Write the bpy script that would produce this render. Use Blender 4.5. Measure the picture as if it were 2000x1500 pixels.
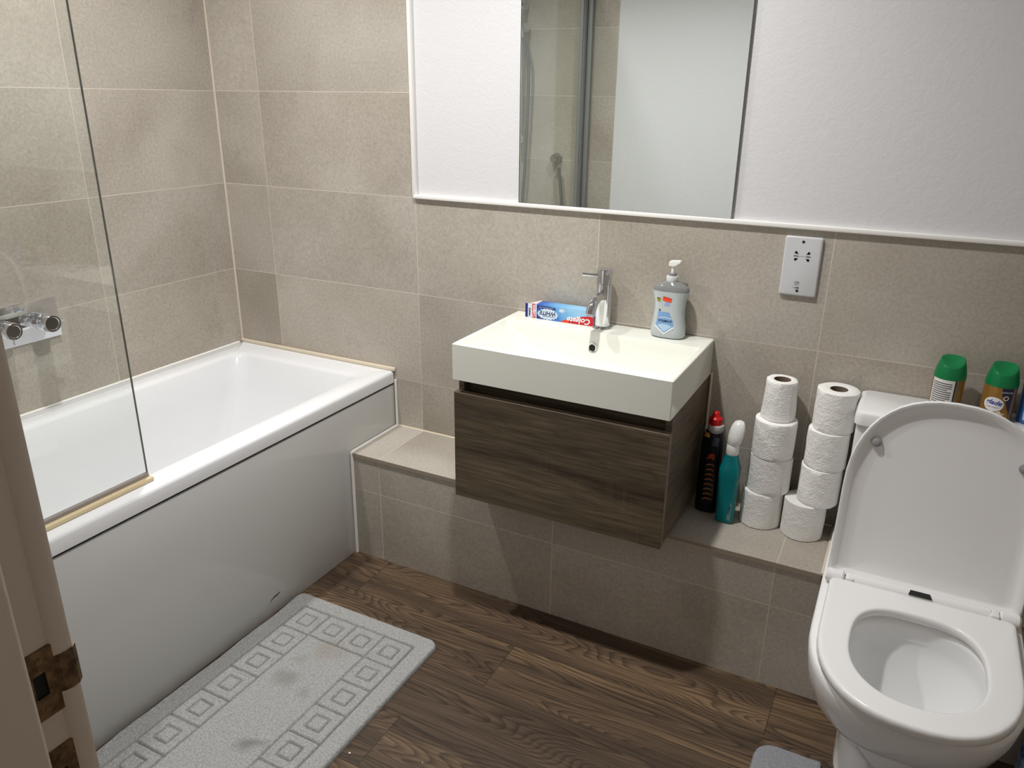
import bpy, bmesh, math, random
from mathutils import Vector, Matrix, noise as mnoise
from mathutils.bvhtree import BVHTree
random.seed(7)
PI = math.pi
for o in list(bpy.data.objects): bpy.data.objects.remove(o, do_unlink=True)
sc = bpy.context.scene
C = sc.collection

# ------------------------------------------------------------ camera, world, lights, exposure
CX, CY, CZ = 2.1646, -1.9995, 1.4277
YAW, PITCH, ROLL, FPX = 0.4757, -0.3542, 0.0117, 1511.16
cy_, sy_, cp_, sp_ = math.cos(YAW), math.sin(YAW), math.cos(PITCH), math.sin(PITCH)
fw = Vector((-sy_*cp_, cy_*cp_, sp_)); r0 = Vector((cy_, sy_, 0)); u0 = r0.cross(fw)
rt = math.cos(ROLL)*r0 + math.sin(ROLL)*u0; up = -math.sin(ROLL)*r0 + math.cos(ROLL)*u0
cam_d = bpy.data.cameras.new('camera'); cam = bpy.data.objects.new('camera', cam_d); C.objects.link(cam)
cam_d.sensor_width = 36; cam_d.lens = FPX/2000*36; cam_d.clip_start = 0.02
cam.matrix_world = Matrix(((rt.x, up.x, -fw.x, CX), (rt.y, up.y, -fw.y, CY), (rt.z, up.z, -fw.z, CZ), (0, 0, 0, 1)))
sc.camera = cam
w = bpy.data.worlds.new('hallway'); sc.world = w; w.use_nodes = True
w.node_tree.nodes['Background'].inputs[0].default_value = (1.0, 0.86, 0.74, 1)
w.node_tree.nodes['Background'].inputs[1].default_value = 0.20
CEIL = 2.36
LAMPS = [(0.48, -0.70, 12.5), (1.40, -0.68, 17)]
for (lx, ly, en) in LAMPS:
    ld = bpy.data.lights.new('downlight_glow', 'AREA'); ld.shape = 'DISK'; ld.size = 0.075; ld.energy = en; ld.spread = math.radians(140)
    ld.color = (1.0, 0.985, 0.965)
    lo = bpy.data.objects.new('downlight_glow', ld); C.objects.link(lo); lo.location = (lx, ly, CEIL-0.012)
sc.view_settings.view_transform = 'Standard'
sc.view_settings.look = 'None'
sc.view_settings.exposure = -0.15
sc.view_settings.gamma = 1
sc.view_settings.use_curve_mapping = False
sc.cycles.max_bounces = 10; sc.cycles.diffuse_bounces = 6; sc.cycles.glossy_bounces = 5
sc.cycles.transparent_max_bounces = 12; sc.cycles.sample_clamp_indirect = 4

# ------------------------------------------------------------ helpers: materials
def lin(c):
    return tuple(((v/255/12.92) if v/255 <= .04045 else (((v/255)+.055)/1.055)**2.4) for v in c)
def mat(name, rgb, rough=.5, metal=0, spec=.5, coat=0, trans=0, ior=1.45, lin_in=False):
    m = bpy.data.materials.new(name); m.use_nodes = True
    b = m.node_tree.nodes['Principled BSDF']; c = rgb if lin_in else lin(rgb)
    b.inputs['Base Color'].default_value = (*c, 1); b.inputs['Roughness'].default_value = rough
    b.inputs['Metallic'].default_value = metal; b.inputs['Specular IOR Level'].default_value = spec
    b.inputs['Coat Weight'].default_value = coat; b.inputs['Transmission Weight'].default_value = trans
    b.inputs['IOR'].default_value = ior
    m.diffuse_color = (*c, 1)
    return m
class NT:
    def __init__(s, m): s.t = m.node_tree; s.b = s.t.nodes['Principled BSDF']
    def n(s, typ, **kw):
        nd = s.t.nodes.new(typ)
        for k, v in kw.items():
            if k.startswith('i_'):
                nd.inputs[k[2:].replace('_', ' ')].default_value = v
            else: setattr(nd, k, v)
        return nd
    def l(s, a, b): s.t.links.new(a, b)
    def math(s, op, a, b=None, c=None):
        nd = s.t.nodes.new('ShaderNodeMath'); nd.operation = op
        for i, v in enumerate((a, b, c)):
            if v is None: continue
            if isinstance(v, (int, float)): nd.inputs[i].default_value = v
            else: s.l(v, nd.inputs[i])
        return nd.outputs[0]
    def ramp(s, fac, stops):
        nd = s.t.nodes.new('ShaderNodeValToRGB'); cr = nd.color_ramp
        while len(cr.elements) < len(stops): cr.elements.new(.5)
        for e, (p, c) in zip(cr.elements, stops):
            e.position = p; e.color = (*c, 1) if len(c) == 3 else c
        s.l(fac, nd.inputs[0]); return nd.outputs[0]
    def mix(s, fac, a, b, bt='MIX'):
        nd = s.t.nodes.new('ShaderNodeMix'); nd.data_type = 'RGBA'; nd.blend_type = bt
        for sock, v in ((nd.inputs[0], fac), (nd.inputs[6], a), (nd.inputs[7], b)):
            if isinstance(v, (int, float)): sock.default_value = v
            elif isinstance(v, tuple): sock.default_value = (*v, 1) if len(v) == 3 else v
            else: s.l(v, sock)
        return nd.outputs[2]
    def bump(s, h, strength=.2, dist=.002):
        nd = s.t.nodes.new('ShaderNodeBump'); nd.inputs['Strength'].default_value = strength
        nd.inputs['Distance'].default_value = dist; s.l(h, nd.inputs['Height']); s.l(nd.outputs[0], s.b.inputs['Normal'])
    def noise(s, vec, scale, detail=3, rough=.5, dist=0):
        nd = s.t.nodes.new('ShaderNodeTexNoise'); nd.inputs['Scale'].default_value = scale
        nd.inputs['Detail'].default_value = detail; nd.inputs['Roughness'].default_value = rough
        nd.inputs['Distortion'].default_value = dist
        if vec is not None: s.l(vec, nd.inputs['Vector'])
        return nd.outputs['Fac']
    def pos(s): return s.t.nodes.new('ShaderNodeNewGeometry').outputs['Position']
    def sep(s, v):
        nd = s.t.nodes.new('ShaderNodeSeparateXYZ'); s.l(v, nd.inputs[0]); return nd.outputs
    def comb(s, x, y, z):
        nd = s.t.nodes.new('ShaderNodeCombineXYZ')
        for i, v in enumerate((x, y, z)):
            if isinstance(v, (int, float)): nd.inputs[i].default_value = v
            else: s.l(v, nd.inputs[i])
        return nd.outputs[0]

def tile_mat(name, axis_u, off_u, axis_v, off_v, big_v=False):
    m = mat(name, (168, 160, 147), rough=.42, spec=.35); t = NT(m)
    p = t.pos(); s = t.sep(p); ax = {'x': 0, 'y': 1, 'z': 2}
    u = t.math('ADD', s[ax[axis_u]], 12 - off_u); v = t.math('ADD', s[ax[axis_v]], 12 - off_v)
    if big_v: v = t.math('MULTIPLY', v, 0.01)
    br = t.n('ShaderNodeTexBrick', offset=0.0, squash=1.0)
    br.inputs['Color1'].default_value = (0, 0, 0, 1); br.inputs['Color2'].default_value = (1, 1, 1, 1)
    br.inputs['Mortar'].default_value = (0, 0, 0, 1); br.inputs['Scale'].default_value = 1
    br.inputs['Mortar Size'].default_value = .0010; br.inputs['Mortar Smooth'].default_value = .1
    br.inputs['Brick Width'].default_value = .6; br.inputs['Row Height'].default_value = .3
    t.l(t.comb(u, v, 0), br.inputs['Vector'])
    rnd = t.n('ShaderNodeSeparateColor'); t.l(br.outputs['Color'], rnd.inputs[0])
    off = t.n('ShaderNodeVectorMath', operation='ADD'); t.l(p, off.inputs[0])
    t.l(t.comb(t.math('MULTIPLY', rnd.outputs[0], 7.0), t.math('MULTIPLY', rnd.outputs[0], 3.0), 0), off.inputs[1])
    pv = off.outputs[0]
    cloud = t.noise(pv, 2.4, 4, .45, .5)
    col = t.ramp(cloud, [(.28, lin((160, 152, 140))), (.50, lin((175, 168, 157))), (.72, lin((187, 181, 171)))])
    fine = t.noise(pv, 120, 5, .75)
    col = t.mix(.75, col, t.ramp(fine, [(.3, (.38, .38, .38)), (.7, (.62, .62, .62))]), 'OVERLAY')
    dark = t.noise(pv, 5, 7, .75, .3)
    dm = t.ramp(dark, [(.60, (0, 0, 0)), (.72, (1, 1, 1))])
    sp = t.noise(pv, 190, 2, .5)
    spm = t.ramp(sp, [(.60, (0, 0, 0)), (.66, (1, 1, 1))])
    spots = t.math('MULTIPLY', t.math('MULTIPLY', dm, spm), .6)
    col = t.mix(t.math('MULTIPLY', dm, .26), col, lin((140, 132, 119)))
    col = t.mix(spots, col, lin((105, 96, 85)))
    tint = t.mix(rnd.outputs[0], (.97, .97, .97), (1.03, 1.02, 1.01))
    col = t.mix(1.0, col, tint, 'MULTIPLY')
    gv = t.noise(p, 3.0, 2)
    col = t.mix(t.math('MULTIPLY', br.outputs['Fac'], t.math('ADD', gv, .25)), col, lin((222, 213, 200)))
    t.l(col, t.b.inputs['Base Color'])
    t.l(t.ramp(fine, [(.3, (.36,)*3), (.7, (.48,)*3)]), t.b.inputs['Roughness'])
    t.bump(t.math('SUBTRACT', t.math('MULTIPLY', fine, .25), t.math('MULTIPLY', br.outputs['Fac'], .6)), .25, .0012)
    return m
T_BACK = tile_mat('stone_tile_back', 'x', .197, 'z', .2393)
T_LEFT = tile_mat('stone_tile_side', 'y', -.52, 'z', .2393)
T_TOP = tile_mat('stone_tile_ledge_top', 'x', .2, 'y', -.30)

PLASTER = mat('white_painted_plaster', (219, 219, 221), rough=.55, spec=.3)
t = NT(PLASTER); p = t.pos()
t.bump(t.math('ADD', t.noise(p, 150, 3, .6), t.math('MULTIPLY', t.noise(p, 45, 2), .6)), .28, .0025)
CEILM = mat('ceiling_paint', (235, 235, 235), rough=.8)

def wood_floor():
    m = mat('dark_oak_planks', (80, 60, 45), rough=.42, spec=.4); t = NT(m)
    p = t.pos(); s = t.sep(p)
    W = .178; L = 1.22
    yy = t.math('ADD', s[1], 12*W + .605)      # seams at y=-.605, -.427 ...
    row = t.math('FLOOR', t.math('DIVIDE', yy, W))
    fy = t.math('SUBTRACT', t.math('DIVIDE', yy, W), row)
    # rows: -.605..-.427 is row 12 with an end joint at 1.37; -.427..-.249 is row 13 with an end joint at 2.044
    xo = t.math('SUBTRACT', s[0], t.math('ADD', 1.37, t.math('MULTIPLY', t.math('SUBTRACT', row, 12), .674)))
    xx = t.math('ADD', xo, 30*L)
    colm = t.math('FLOOR', t.math('DIVIDE', xx, L))
    fx = t.math('SUBTRACT', t.math('DIVIDE', xx, L), colm)
    wn = t.n('ShaderNodeTexWhiteNoise', noise_dimensions='2D'); t.l(t.comb(row, colm, 0), wn.inputs['Vector'])
    rs = t.sep(wn.outputs['Color'])
    ox = t.math('MULTIPLY', rs[0], 37); oy = t.math('MULTIPLY', rs[1], 19)
    def gv(sx, sy, z=0.0):
        return t.comb(t.math('MULTIPLY', t.math('ADD', s[0], ox), sx), t.math('MULTIPLY', t.math('ADD', s[1], oy), sy), t.math('MULTIPLY', rs[2], 9))
    base = t.noise(gv(1.1, 8.0), 1.0, 1.0, .4, .2)
    ring = t.math('MULTIPLY', base, 42)
    wob = t.math('MULTIPLY', t.noise(gv(14, 60), 1.0, 3), .55)
    saw = t.math('FRACT', t.math('ADD', ring, wob))
    grain = t.ramp(saw, [(0, (.0,)*3), (.12, (.25,)*3), (.5, (.85,)*3), (.85, (1,)*3), (.97, (.5,)*3), (1, (0,)*3)])
    fine = t.noise(gv(5, 260), 1.0, 3, .6)
    band = t.noise(gv(.8, 14), 1.0, 2)
    c = t.ramp(band, [(.3, lin((74, 60, 48))), (.5, lin((97, 79, 61))), (.7, lin((124, 101, 74)))])
    c = t.mix(t.math('MULTIPLY', t.math('SUBTRACT', 1.0, grain), .72), c, lin((44, 34, 28)))
    fr = t.ramp(fine, [(.38, (.30,)*3), (.62, (.68,)*3)])
    c = t.mix(.8, c, fr, 'OVERLAY')
    pt = t.ramp(rs[0], [(0, (.82, .82, .84)), (1, (1.12, 1.08, 1.02))])
    c = t.mix(1.0, c, pt, 'MULTIPLY')
    e1 = t.math('LESS_THAN', fy, .012); e2 = t.math('LESS_THAN', fx, .0022)
    edge = t.math('MAXIMUM', e1, e2)
    c = t.mix(t.math('MULTIPLY', edge, .55), c, lin((30, 24, 20)))
    hs_ = t.n('ShaderNodeHueSaturation', i_Saturation=.95, i_Value=1.0); t.l(c, hs_.inputs['Color'])
    t.l(hs_.outputs[0], t.b.inputs['Base Color'])
    t.bump(t.math('SUBTRACT', t.math('ADD', t.math('MULTIPLY', grain, .5), fine), edge), .25, .0008)
    return m
FLOORM = wood_floor()

def vanity_wood(name, flip=False):
    m = mat(name, (86, 74, 62), rough=.5, spec=.35); t = NT(m)
    p = t.pos(); s = t.sep(p)
    a = s[1] if flip else s[0]
    def gv(sx, sy): return t.comb(t.math('MULTIPLY', a, sx), t.math('MULTIPLY', s[2], sy), .3)
    broad = t.noise(gv(2.2, 16), 1, 4, .6, .6)
    streak = t.noise(gv(7, 150), 1, 4, .65)
    c = t.ramp(broad, [(.28, lin((64, 55, 44))), (.48, lin((88, 77, 61))), (.62, lin((102, 90, 72))), (.78, lin((118, 105, 85)))])
    c = t.mix(.85, c, t.ramp(streak, [(.35, (.30,)*3), (.65, (.64,)*3)]), 'OVERLAY')
    ringn = t.noise(gv(.7, 9), 1, 2, .5)
    saw = t.math('FRACT', t.math('MULTIPLY', ringn, 14))
    ln = t.ramp(saw, [(0, (1,)*3), (.10, (0,)*3), (.93, (0,)*3), (1, (1,)*3)])
    c = t.mix(t.math('MULTIPLY', ln, .34), c, lin((44, 36, 28)))
    # pale saw marks running across the grain in patches
    cross = t.noise(gv(160, 3), 1, 2, .5)
    patch = t.ramp(t.noise(gv(5, 8), 1, 2), [(.52, (0,)*3), (.68, (1,)*3)])
    cm = t.math('MULTIPLY', t.ramp(cross, [(.52, (0,)*3), (.66, (1,)*3)]), patch)
    c = t.mix(t.math('MULTIPLY', cm, .14), c, lin((130, 116, 96)))
    t.l(c, t.b.inputs['Base Color']); t.bump(streak, .2, .0006)
    return m
VW = vanity_wood('grey_brown_oak_front'); VWS = vanity_wood('grey_brown_oak_side', True)
WHITE_ACR = mat('white_acrylic', (232, 233, 235), rough=.12, spec=.5)
PANEL = mat('white_gloss_panel', (205, 205, 203), rough=.10, spec=.5)
SINKM = mat('white_resin', (230, 231, 222), rough=.14, spec=.5)
CERAM = mat('white_ceramic', (236, 236, 236), rough=.08, spec=.5)
SEATM = mat('white_plastic_seat', (232, 231, 231), rough=.22, spec=.5)
CHROME = mat('chrome', (225, 226, 230), rough=.06, metal=1)
SATIN = mat('satin_aluminium', (170, 171, 172), rough=.28, metal=1)
DARK = mat('dark_hole', (12, 12, 12), rough=.6)
SILI = mat('white_silicone', (244, 242, 238), rough=.35)
CREAM = mat('cream_sealant', (226, 214, 192), rough=.45)
FRAMEM = mat('old_cream_gloss_paint', (212, 199, 186), rough=.35, spec=.5)
t = NT(FRAMEM); t.bump(t.noise(t.pos(), 60, 3), .25, .002)
BRASS = mat('tarnished_brass', (112, 90, 66), rough=.38, metal=.85)
t = NT(BRASS); t.l(t.ramp(t.noise(t.pos(), 90, 4), [(.35, lin((92, 74, 55))), (.65, lin((150, 124, 94)))]), t.b.inputs['Base Color'])
TEDGE = mat('tile_edge', (150, 138, 122), rough=.5)
PLAST_W = mat('white_plastic', (240, 240, 238), rough=.3)
MIRROR = mat('mirror_glass', (243, 248, 245), rough=.0, metal=1)
MEDGE = mat('mirror_edge', (60, 66, 64), rough=.3)

def glass_mat(name, tint, refl=1.0):
    m = bpy.data.materials.new(name); m.use_nodes = True; nt = m.node_tree; nt.nodes.clear()
    out = nt.nodes.new('ShaderNodeOutputMaterial'); mx = nt.nodes.new('ShaderNodeMixShader')
    tr = nt.nodes.new('ShaderNodeBsdfTransparent'); gl = nt.nodes.new('ShaderNodeBsdfGlossy')
    tr.inputs[0].default_value = (*tint, 1); gl.inputs['Roughness'].default_value = 0; gl.inputs[0].default_value = (refl, refl, refl, 1)
    fr = nt.nodes.new('ShaderNodeFresnel'); geo = nt.nodes.new('ShaderNodeNewGeometry')
    ma = nt.nodes.new('ShaderNodeMapRange'); ma.inputs['To Min'].default_value = 1.5; ma.inputs['To Max'].default_value = 1/1.5
    nt.links.new(geo.outputs['Backfacing'], ma.inputs['Value']); nt.links.new(ma.outputs[0], fr.inputs['IOR'])
    nt.links.new(fr.outputs[0], mx.inputs[0]); nt.links.new(tr.outputs[0], mx.inputs[1]); nt.links.new(gl.outputs[0], mx.inputs[2])
    nt.links.new(mx.outputs[0], out.inputs[0]); return m
GLASS = glass_mat('clear_screen_glass', (.978, .990, .981))
GEDGE = mat('glass_edge', (104, 106, 98), rough=.2)
WATER = glass_mat('water_surface', (.93, .95, .95))

# ------------------------------------------------------------ helpers: geometry
WL = {}
def link(o, parent, loc):
    C.objects.link(o); WL[o.name] = Vector(loc)
    if parent is not None:
        o.parent = parent; o.location = Vector(loc) - WL[parent.name]
    else: o.location = loc
def obj(name, bm, m, parent=None, smooth=False, loc=None, angle=None):
    """link a bmesh given in world coordinates as ONE mesh object"""
    if loc is None: loc = WL[parent.name] if parent is not None else Vector((0, 0, 0))
    loc = Vector(loc)
    bmesh.ops.recalc_face_normals(bm, faces=bm.faces)
    bmesh.ops.translate(bm, verts=bm.verts, vec=-loc)
    me = bpy.data.meshes.new(name); bm.to_mesh(me); bm.free()
    for x in (m if isinstance(m, (list, tuple)) else [m]): me.materials.append(x)
    o = bpy.data.objects.new(name, me)
    if smooth:
        me.shade_smooth()
        me.set_sharp_from_angle(angle=math.radians(angle or 38))
    link(o, parent, loc); return o
def thing(name, label, cat, loc, group=None):
    o = bpy.data.objects.new(name, None); o.empty_display_size = .05; link(o, None, loc)
    o['label'] = label; o['category'] = cat
    if group: o['group'] = group
    return o
def tag(o, label, cat, group=None, kind=None):
    o['label'] = label; o['category'] = cat
    if group: o['group'] = group
    if kind: o['kind'] = kind
    return o
def struct(o, label=None):
    o['kind'] = 'structure'
    if label: o['label'] = label
    return o
def box(bm, x0, x1, y0, y1, z0, z1, bev=0, seg=2, mi=0):
    g = bmesh.ops.create_cube(bm, size=1); vs = g['verts']
    sx, sy, sz = abs(x1-x0), abs(y1-y0), abs(z1-z0)
    bmesh.ops.scale(bm, verts=vs, vec=(sx, sy, sz))
    bmesh.ops.translate(bm, verts=vs, vec=((x0+x1)/2, (y0+y1)/2, (z0+z1)/2))
    fs = set(f for v in vs for f in v.link_faces)
    for f in fs: f.material_index = mi
    if bev:
        es = list(set(e for v in vs for e in v.link_edges))
        bmesh.ops.bevel(bm, geom=es, offset=bev, segments=seg, affect='EDGES', profile=.5)
def B(*a, **k):
    bm = bmesh.new(); box(bm, *a, **k); return bm
def loft(bm, rings, cap0=False, cap1=False, mi=0, closed=True):
    vr = [[bm.verts.new(p) for p in r] for r in rings]
    n = len(vr[0])
    for a, b in zip(vr[:-1], vr[1:]):
        for i in range(n if closed else n-1):
            j = (i+1) % n
            try:
                f = bm.faces.new((a[i], a[j], b[j], b[i])); f.material_index = mi
            except ValueError: pass
    if cap0: bm.faces.new(vr[0]).material_index = mi
    if cap1: bm.faces.new(list(reversed(vr[-1]))).material_index = mi
    return vr
def rr(x0, x1, y0, y1, z, r, n=6):
    pts = []
    for cx, cy, a0 in ((x1-r, y1-r, 0), (x0+r, y1-r, 90), (x0+r, y0+r, 180), (x1-r, y0+r, 270)):
        for k in range(n+1):
            a = math.radians(a0 + 90*k/n); pts.append(Vector((cx+r*math.cos(a), cy+r*math.sin(a), z)))
    return pts
def circ(cx, cy, z, r, n=32, ry=None):
    ry = r if ry is None else ry
    return [Vector((cx+r*math.cos(2*PI*k/n), cy+ry*math.sin(2*PI*k/n), z)) for k in range(n)]
def lathe(cx, cy, prof, n=32, cap0=True, cap1=True, bm=None, ry=1.0):
    bm = bm or bmesh.new()
    loft(bm, [circ(cx, cy, z, r, n, r*ry) for r, z in prof], cap0, cap1); return bm
def tube(pts, rad, n=12, bm=None, caps=True):
    bm = bm or bmesh.new(); pts = [Vector(p) for p in pts]; rings = []
    rads = rad if isinstance(rad, (list, tuple)) else [rad]*len(pts)
    prev = None
    for i, p in enumerate(pts):
        d = (pts[min(i+1, len(pts)-1)] - pts[max(i-1, 0)]).normalized()
        if prev is None:
            a = Vector((0, 0, 1)) if abs(d.z) < .9 else Vector((1, 0, 0))
            prev = (a - d*a.dot(d)).normalized()
        else: prev = (prev - d*prev.dot(d)).normalized()
        q = d.cross(prev)
        rings.append([p + rads[i]*(math.cos(2*PI*k/n)*prev + math.sin(2*PI*k/n)*q) for k in range(n)])
    loft(bm, rings, caps, caps); return bm
def spline(pts, m=8):
    pts = [Vector(p) for p in pts]; out = []
    for i in range(len(pts)-1):
        p0 = pts[max(i-1, 0)]; p1 = pts[i]; p2 = pts[i+1]; p3 = pts[min(i+2, len(pts)-1)]
        for k in range(m):
            u = k/m
            out.append(.5*((2*p1)+(-p0+p2)*u+(2*p0-5*p1+4*p2-p3)*u*u+(-p0+3*p1-3*p2+p3)*u**3))
    out.append(pts[-1]); return out
# ---- printed marks: flat shapes given as (u,v), laid on a plane or projected on a surface
def text_bm(s, size, shear=0, bold=0):
    cu = bpy.data.curves.new('t', 'FONT'); cu.body = s; cu.size = size; cu.shear = shear; cu.offset = bold
    cu.align_x = 'CENTER'; cu.align_y = 'CENTER'; cu.resolution_u = 3
    o = bpy.data.objects.new('t', cu); C.objects.link(o)
    dg = bpy.context.evaluated_depsgraph_get(); me = bpy.data.meshes.new_from_object(o.evaluated_get(dg))
    bpy.data.objects.remove(o, do_unlink=True); bpy.data.curves.remove(cu)
    bm = bmesh.new(); bm.from_mesh(me); bpy.data.meshes.remove(me); return bm
def poly_bm(pts, bm=None):
    bm = bm or bmesh.new(); bm.faces.new([bm.verts.new((u, v, 0)) for u, v in pts]); return bm
def xf(bm, du=0, dv=0, rot=0, su=1, sv=1):
    c, s = math.cos(rot), math.sin(rot)
    for v in bm.verts:
        x, y = v.co.x*su, v.co.y*sv
        v.co = Vector((c*x - s*y + du, s*x + c*y + dv, 0))
    return bm
def print_on(name, bm, m, parent, O, U, V, bvh=None, N=None, eps=.0004, cut=.004):
    """place the uv-mesh on the plane O + u*U + v*V, and press it along -N on the surface"""
    O, U, V = Vector(O), Vector(U).normalized(), Vector(V).normalized(); N = Vector(N).normalized() if N else U.cross(V)
    if bvh is not None:
        bmesh.ops.triangulate(bm, faces=bm.faces)
        for _ in range(6):
            es = [e for e in bm.edges if e.calc_length() > cut]
            if not es: break
            bmesh.ops.subdivide_edges(bm, edges=es, cuts=1); bmesh.ops.triangulate(bm, faces=bm.faces)
    for v in bm.verts:
        p = O + U*v.co.x + V*v.co.y
        if bvh is not None:
            h = bvh.ray_cast(p + N*.3, -N)
            if h[0] is not None: p = h[0]
        v.co = p + N*eps
    loc = WL[parent.name]
    bmesh.ops.translate(bm, verts=bm.verts, vec=-loc)
    me = bpy.data.meshes.new(name); bm.to_mesh(me); bm.free(); me.materials.append(m)
    o = bpy.data.objects.new(name, me); link(o, parent, loc); return o
def bvh_of(o):
    bm = bmesh.new(); bm.from_mesh(o.data); bmesh.ops.translate(bm, verts=bm.verts, vec=WL[o.name])
    b = BVHTree.FromBMesh(bm); bm.free(); return b

# ------------------------------------------------------------ the room
X1, YF, ROWT = 2.80, -1.70, 1.1393      # right wall, front wall, top of the half-height tiles
struct(obj('floor', B(-.1, X1+.1, -3.2, .1, -.06, 0), FLOORM), 'dark oak plank floor')
struct(obj('ceiling', B(-.1, X1+.1, YF-.16, .1, CEIL, CEIL+.06), CEILM))
bm = B(-.1, .797, 0, .1, 0, CEIL); box(bm, .797, X1+.1, 0, .1, 0, ROWT); box(bm, .797, X1+.1, .003, .1, ROWT, CEIL, mi=1)
struct(obj('wall_back', bm, [T_BACK, PLASTER]), 'back wall, beige stone tiles below white plaster')
struct(obj('wall_left', B(-.1, 0, YF-.1, 0, 0, CEIL), T_LEFT), 'left wall with full height beige stone tiles')
bm = B(X1, X1+.1, YF-.1, 0, 0, ROWT); box(bm, X1+.003, X1+.1, YF-.1, 0, ROWT, CEIL, mi=1)
struct(obj('wall_right', bm, [T_LEFT, PLASTER]))
bm = B(0, .797, YF-.16, YF, 0, CEIL); box(bm, .797, 1.56, YF-.16, YF-.003, 0, CEIL, mi=1)
box(bm, 1.56, 2.44, YF-.16, YF-.003, 2.06, CEIL, mi=1); box(bm, 2.44, X1, YF-.16, YF-.003, 0, CEIL, mi=1)
struct(obj('wall_front', bm, [T_BACK, PLASTER]))
# tiled ledge boxing along the back wall, with a gap for the toilet
LD, LH = .249, .366
for i, (a, b) in enumerate(((.69, 2.104), (2.506, X1))):
    bm = B(a, b, -LD, 0, 0, LH-.012); box(bm, a, b, -LD-.004, 0, LH-.010, LH, mi=1)
    if i == 0: box(bm, b, 2.155, -LD, 0, 0, .215)
    box(bm, a, b, -LD-.0045, -LD-.003, LH-.0105, LH-.0005, mi=2)
    struct(obj('wall_ledge', bm, [T_BACK, T_TOP, TEDGE]), 'low tiled ledge along the back wall')
    bm = B(a, b, -LD-.0025, -LD+.001, LH-.0125, LH-.0100)
    struct(obj('trim_%d' % (1+i), bm, CREAM))
# tile edge profile (white quadrant) and silicone beads
bm = B(.797, X1, -.011, .004, ROWT-.001, ROWT+.010, bev=.002); box(bm, .791, .803, -.010, .004, ROWT, CEIL, bev=.003)
struct(obj('trim_3', bm, SILI, smooth=True), 'white tile edge profile')
BH = .5636
bm = B(0, .696, -.010, 0, BH, BH+.013, bev=.003); struct(obj('trim_4', bm, CREAM, smooth=True), 'cream seal strip behind the bath')
struct(obj('trim_5', tube([(.694, -.003, LH), (.694, -.003, BH-.03)], .0045, 8), SILI, smooth=True))
struct(obj('trim_6', tube([(.694, -.005, LH+.001), (.694, -LD-.004, LH+.001)], .0045, 8), SILI, smooth=True))
struct(obj('trim_7', tube([(.694, -LD-.002, LH), (.693, -LD-.003, .2), (.690, -LD-.002, 0)], .0055, 8), SILI, smooth=True))
struct(obj('trim_8', tube([(.70, -.002, LH+.001), (2.10, -.002, LH+.001)], .0035, 8), CREAM, smooth=True))
struct(obj('trim_9', tube([(2.105, -.01, LH+.001), (2.105, -LD-.004, LH+.001)], .004, 8), CREAM, smooth=True))
struct(obj('trim_10', tube([(.002, -.002, BH+.012), (.002, -.002, CEIL)], .0042, 8), mat('beige_grout', (208, 196, 182), rough=.6), smooth=True))
struct(obj('trim_11', tube([(.001, -.02, BH+.002), (.001, YF, BH+.002)], .004, 8), SILI, smooth=True))
struct(obj('trim_12', tube([(1.7415, -.003, LH+.002), (1.7415, -.003, .74)], .0035, 8), CREAM, smooth=True))

# door frame the photo is taken through; latch and lock keeps on its rebate
prof = [(1.50, -1.87), (1.612, -1.87), (1.616, -1.866), (1.617, -1.745), (1.6155, -1.742), (1.603, -1.741), (1.600, -1.739),
        (1.600, -1.7165), (1.6025, -1.7145), (1.6045, -1.710), (1.6045, -1.704), (1.603, -1.699), (1.598, -1.6965), (1.50, -1.6965)]
bm = bmesh.new(); loft(bm, [[Vector((x, y, z)) for x, y in prof] for z in (0, .5, 1.0, 1.5, 2.03)], True, True)
bm2 = [[Vector((4.0-x, y, z)) for x, y in prof] for z in (0, 2.03)]; loft(bm, bm2, True, True)
box(bm, 1.5, 2.5, -1.87, -1.6965, 2.0, 2.07)
door = struct(obj('door_1', bm, FRAMEM, smooth=True), 'old cream painted door frame')
def keep(z0, z1, lip, hz0, hz1):
    bm = bmesh.new()
    # plate with a rectangular latch hole, 2 mm proud of the rebate
    for (a, b, c, d) in ((-1.7375, -1.7145, z0, hz0), (-1.7375, -1.7145, hz1, z1), (-1.7375, -1.734, hz0, hz1), (-1.7235, -1.7145, hz0, hz1)):
        box(bm, 1.598, 1.6022, a, b, c, d)
    if lip:
        pts = [(1.6022, -1.7150), (1.6045, -1.7120), (1.6062, -1.706), (1.6052, -1.700), (1.6015, -1.6955)]
        rings = [[Vector((x, y, z)) for z in (z0+.016, z0+.020, z1-.016, z1-.012)] for x, y in pts]
        off = [[p + Vector((-.0015, .0002, 0)) for p in r] for r in rings]
        loft(bm, rings, closed=False); loft(bm, off, closed=False)
        for k in (0, -1):
            a = [r[k] for r in rings]; b = [r[k] for r in off]; loft(bm, [a, b], closed=False)
        loft(bm, [rings[-1], off[-1]], closed=False)
    k = obj('strike_plate', bm, BRASS, door); k['label'] = 'tarnished brass keep'
    obj('latch_hole', B(1.58, 1.6003, -1.734, -1.7235, hz0, hz1), DARK, k)
    for zz in (z0+.009, z1-.009):
        s = bmesh.new(); loft(s, [[Vector((1.6020+dx, -1.727+r*math.cos(2*PI*q/10), zz+r*math.sin(2*PI*q/10))) for q in range(10)] for dx, r in ((0, .0033), (.0009, .003), (.0005, .0012))], False, True)
        obj('screw', s, BRASS, k, smooth=True)
keep(.947, 1.011, True, .968, .990)
keep(.845, .914, False, .862, .892)

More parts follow.
